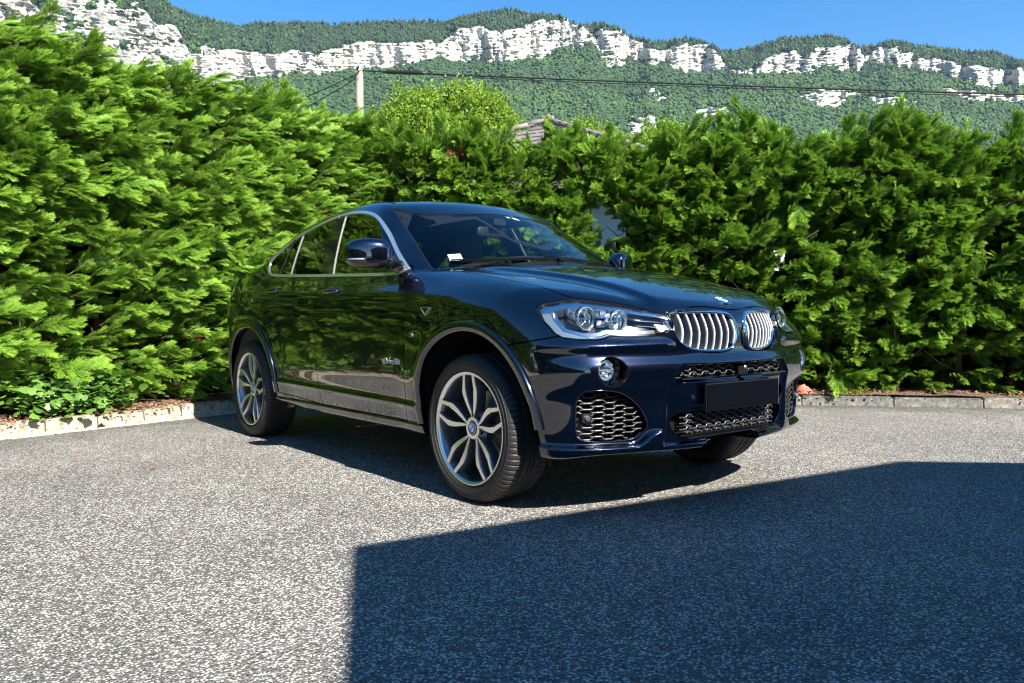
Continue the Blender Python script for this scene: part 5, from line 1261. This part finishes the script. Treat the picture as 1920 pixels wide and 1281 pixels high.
# sticker low on the near side of the windscreen
def ws_pt(x, a): return (x, a, float(z_at(x, abs(a))))
P_ = [ws_pt(x, y) for x, y in ((.795, -.610), (.828, -.545), (.775, -.530), (.742, -.594))]
mb = MB(); mb.add([(p[0]-.004, p[1], p[2]-.010) for p in P_], [(0, 1, 2, 3)]); mb.build('windscreen_sticker', paper, car)
for P2 in ([(.40, .02), (.44, .045), (.43, .065), (.39, .04)], [(.425, .075), (.455, .09), (.45, .13), (.42, .11)]):
    mb = MB(); mb.add([tuple(np.array(ws_pt(x+.03, y))-[.0, 0, .010]) for x, y in P2], [(0, 1, 2, 3)]); mb.build('sensor_spot', paper, car)
# roof seam strips, aerial fin
for sgn in (-1, 1):
    pts = []
    for x in np.linspace(-1.75, .12, 40):
        pts.append((x, sgn*.565, float(z_at(x, .565))+.0005))
    mb = MB(); mb.tube(pts, .004, 6); mb.build('roof_strip', black_plastic, car, smooth=True)
mb = MB(); V, F = superell((-1.05, 0, float(z_at(-1.05, 0))+.01), (.09, .02, .035), .9, .9, 12, 20, lambda p: [p[0]-.4*max(p[2], 0), p[1]*(1-.5*max(p[2], 0)/.035), p[2]]); mesh_np('roof_aerial', V, F, [paint], car)

# ---------------------------------------------------------------- cabin
def seat(x, y, head=True):
    s = empty('seat', (x, y, .42), parent=car)
    def bolster(nm, c, r, rot=0, e=.45):
        V, F = superell((0, 0, 0), r, e, e, 16, 28); ca, sa = math.cos(rot), math.sin(rot)
        V = np.stack([V[:, 0]*ca+V[:, 2]*sa, V[:, 1], -V[:, 0]*sa+V[:, 2]*ca], 1)+c; mesh_np(nm, V, F, [fabric], s)
    bolster('seat_cushion', (.0, 0, .20), (.27, .26, .08)); bolster('backrest', (-.30, 0, .52), (.07, .25, .34), R(-18))
    for k in (-1, 1): bolster('side_bolster', (-.25, k*.22, .50), (.10, .05, .26), R(-18))
    if head:
        bolster('headrest', (-.44, 0, .97), (.045, .14, .10), R(-12))
        mb = MB()
        for k in (-1, 1): mb.tube([(-.40, k*.06, .80), (-.43, k*.06, .93)], .006, 8)
        mb.build('headrest_post', chrome, s, smooth=True)
    return s
seat(-.02, -.37); seat(-.02, .37); seat(-1.02, -.37); seat(-1.02, .37)
V, F = superell((.60, 0, .95), (.30, .66, .13), .5, .35, 20, 50, lambda p: [p[0], p[1]*(1-.25*max(p[0], 0)/.3), p[2]+.05*max(p[0], 0)/.3]); mesh_np('dashboard', V, F, [trim_dark], car)
st = empty('steering_wheel', (.36, .37, 1.055), parent=car); st.rotation_euler = (0, R(-66), 0)
mb = MB(); mb.tube([(.185*math.cos(a), .185*math.sin(a), 0) for a in np.linspace(0, 2*math.pi, 48, endpoint=False)], .016, 12, closed=True); mb.build('wheel_rim', fabric, st, smooth=True)
mb = MB(); mb.lathe([(0, .03), (.05, .025), (.065, .0), (.06, -.04)], 24, 'z')
for a in (0, 140, 220): mb.tube([(.04*math.cos(R(a)), .04*math.sin(R(a)), 0), (.18*math.cos(R(a)), .18*math.sin(R(a)), 0)], .014, 8, flat=.5)
mb.build('wheel_spokes', satin, st, smooth=True)
mir = empty('interior_mirror', (.36, 0, 1.455), parent=car)
V, F = superell((0, 0, -.045), (.018, .125, .036), .5, .6, 14, 30); mesh_np('mirror_housing', V, F, [black_plastic], mir)
mb = MB(); mb.tube([(.05, 0, .05), (.02, 0, .0), (0, 0, -.03)], .012, 8); mb.box((.03, 0, .015), (.10, .09, .04)); mb.build('mirror_mount', black_plastic, mir, smooth=False)
mb = MB(); mb.box((-.9, 0, 1.0), (.02, 1.3, .5)); mb.box((-1.45, 0, .80), (1.2, 1.3, .02)); mb.build('parcel_shelf', trim_dark, car)

# ---------------------------------------------------------------- wheels (outward is -y before turning)
def make_wheel(loc, rz, steer, label, spin=0):
    w = empty('wheel', loc, rz+steer, car); w['label'] = label
    turn = empty('rim_carrier', (0, 0, 0)) if False else None
    prof = [(.262, -.105), (.272, -.116), (.288, -.124), (.305, -.1265), (.322, -.124), (.336, -.114), (.3455, -.101), (.3495, -.090), (.3508, -.078), (.3512, -.056), (.3455, -.054), (.3455, -.045), (.3518, -.043), (.352, -.020), (.3455, -.018), (.3455, -.008), (.352, -.006)]
    prof = prof+[(r, -h) for r, h in prof[::-1]]; nA = 390; V = []
    for k, (r, h) in enumerate(prof):
        for j in range(nA):
            a = 2*math.pi*j/nA; q = r
            if .055 < abs(h) < .118 and j % 5 == 0: q = r-.0050
            if abs(h) < .045 and r > .35 and j % 8 == 2: q = r-.004
            if r > .35 and .05 < abs(h) and j % 5 == 0: q = r-.006
            V.append((q*math.cos(a), h, q*math.sin(a)))
    ty = mesh_np('tyre', np.array(V), grid_faces(len(prof), nA, wrap=True), [rubber], w); ty.data.set_sharp_from_angle(angle=R(32))
    # sidewall rings
    mb = MB()
    for rr_, hh in ((.281, -.1215), (.300, -.1270), (.3185, -.1256)): mb.lathe([(rr_-.0015, hh+.002), (rr_-.0008, hh-.0012), (rr_+.0008, hh-.0012), (rr_+.0015, hh+.002)], 96, 'y')
    mb.build('sidewall_ring', rubber, w, smooth=True)
    # barrel
    mb = MB(); mb.cur = 1; mb.lathe([(.268, -.1135), (.2672, -.1165), (.262, -.1165), (.2545, -.1120), (.2515, -.106)], 96, 'y'); mb.cur = 0
    mb.lathe([(.2515, -.106), (.244, -.095), (.236, -.06), (.228, .0), (.225, .09), (.25, .105)], 96, 'y')
    mb.build('rim', [alloy_grey, machined], w, angle=35)
    # spokes: five leaf pairs
    rs = [.050, .070, .095, .125, .155, .172, .186, .205, .230, .2525]
    t0 = [.005, .012, .022, .034, .0425, .0445, .0445, .0415, .0375, .0345]
    wd = [.010, .016, .022, .026, .0285, .0295, .0235, .0220, .0205, .0200]
    hh = [-.088, -.089, -.0935, -.099, -.104, -.1060, -.1065, -.1085, -.1105, -.1115]
    sp_mesh = {}
    for k in range(5):
        for e in (-1, 1):
            if e not in sp_mesh:
                V = []
                for r, t, wi, h in zip(rs, t0, wd, hh):
                    for dx, dh in ((-wi*.5-.007, .050), (-wi*.5-.0035, .010), (-wi*.5, .0022), (-wi*.5+.0015, 0), (wi*.5-.0015, 0), (wi*.5, .0022), (wi*.5+.0035, .010), (wi*.5+.007, .050)):
                        V.append((e*t+dx, h+dh, r))
                F = grid_faces(len(rs), 8)[:, ::-1]; mi = np.tile([0, 0, 0, 1, 0, 0, 0], len(rs)-1)
                o = mesh_np('spoke', np.array(V), F, [alloy_grey, machined], w, midx=mi); o.data.set_sharp_from_angle(angle=R(30)); sp_mesh[e] = o.data
            else:
                o = bpy.data.objects.new('spoke', sp_mesh[e]); col.objects.link(o); o.parent = w
            o.rotation_euler = (0, R(72*k)+spin, 0)
    # hub disc with five bolt recesses
    mb = MB(); mb.cur = 1; mb.lathe([(.036, -.0890), (.047, -.0890), (.052, -.0885)], 60, 'y'); mb.cur = 0; mb.lathe([(.052, -.0885), (.066, -.076), (.080, -.06), (.085, -.02)], 60, 'y'); mb.build('hub', [alloy_grey, machined], w, angle=30)
    bm_ = None
    for k in range(5):
        a = R(72*k+36)+spin; c = (.056*math.sin(a), -.082, .056*math.cos(a))
        mb = MB(); mb.lathe([(.0135, -.006), (.012, -.006), (.0115, .01), (0, .01)], 20, 'y', c); mb.lathe([(0, -.001), (.0075, -.001), (.0085, .002), (.0085, .01)], 6, 'y', c); mb.build('wheel_bolt', black_plastic, w, angle=40)
    mb = MB(); mb.lathe([(0, -.0915), (.030, -.0915), (.035, -.089), (.036, -.084)], 40, 'y'); mb.build('hub_cap', black_plastic, w, smooth=True)
    roundel('hub_roundel', (0, -.092, 0), Vector((0, -1, 0)), .031, w)
    # small square badge on the upright spoke root
    mb = MB(); mb.box((0, -.0925, .062), (.013, .003, .013)); mb.cur = 1; mb.box((-.002, -.0945, .062), (.0025, .001, .008)); mb.box((.002, -.0945, .062), (.0025, .001, .008)); b = mb.build('spoke_badge', [black_gloss, satin], w)
    # brake disc, caliper, valve
    mb = MB(); mb.lathe([(.165, .0), (.172, .003), (.172, .022), (.165, .025)], 60, 'y'); mb.lathe([(.165, .0), (.085, .0), (.078, -.03), (0, -.03)], 60, 'y'); mb.build('brake_disc', disc_steel, w, angle=30)
    mb = MB(); mb.lathe([(.10, -.03), (.185, -.03), (.185, .06), (.10, .06)], 16, 'y', (0, 0, 0), R(-35), R(30)); mb.build('brake_caliper', mat('caliper_grey', (.10, .10, .105), .5, .3), w)
    mb = MB(); mb.tube([(.232*math.cos(R(-100)), -.075, .232*math.sin(R(-100))), (.215*math.cos(R(-100)), -.100, .215*math.sin(R(-100)))], .005, 8); mb.build('valve', black_plastic, w, smooth=True)
    return w
make_wheel((1.405, -.813, .352), 0, R(.9), 'front wheel nearer the camera')
make_wheel((-1.405, -.818, .352), 0, 0, 'rear wheel nearer the camera', R(7))
make_wheel((1.405, .813, .352), math.pi, R(.9), 'front wheel on the far side')
make_wheel((-1.405, .818, .352), math.pi, 0, 'rear wheel on the far side')
mb = MB()
for x in (1.405, -1.405): mb.tube([(x, -.7, .352), (x, .7, .352)], .03, 8)
mb.build('axle', dark_void, car)
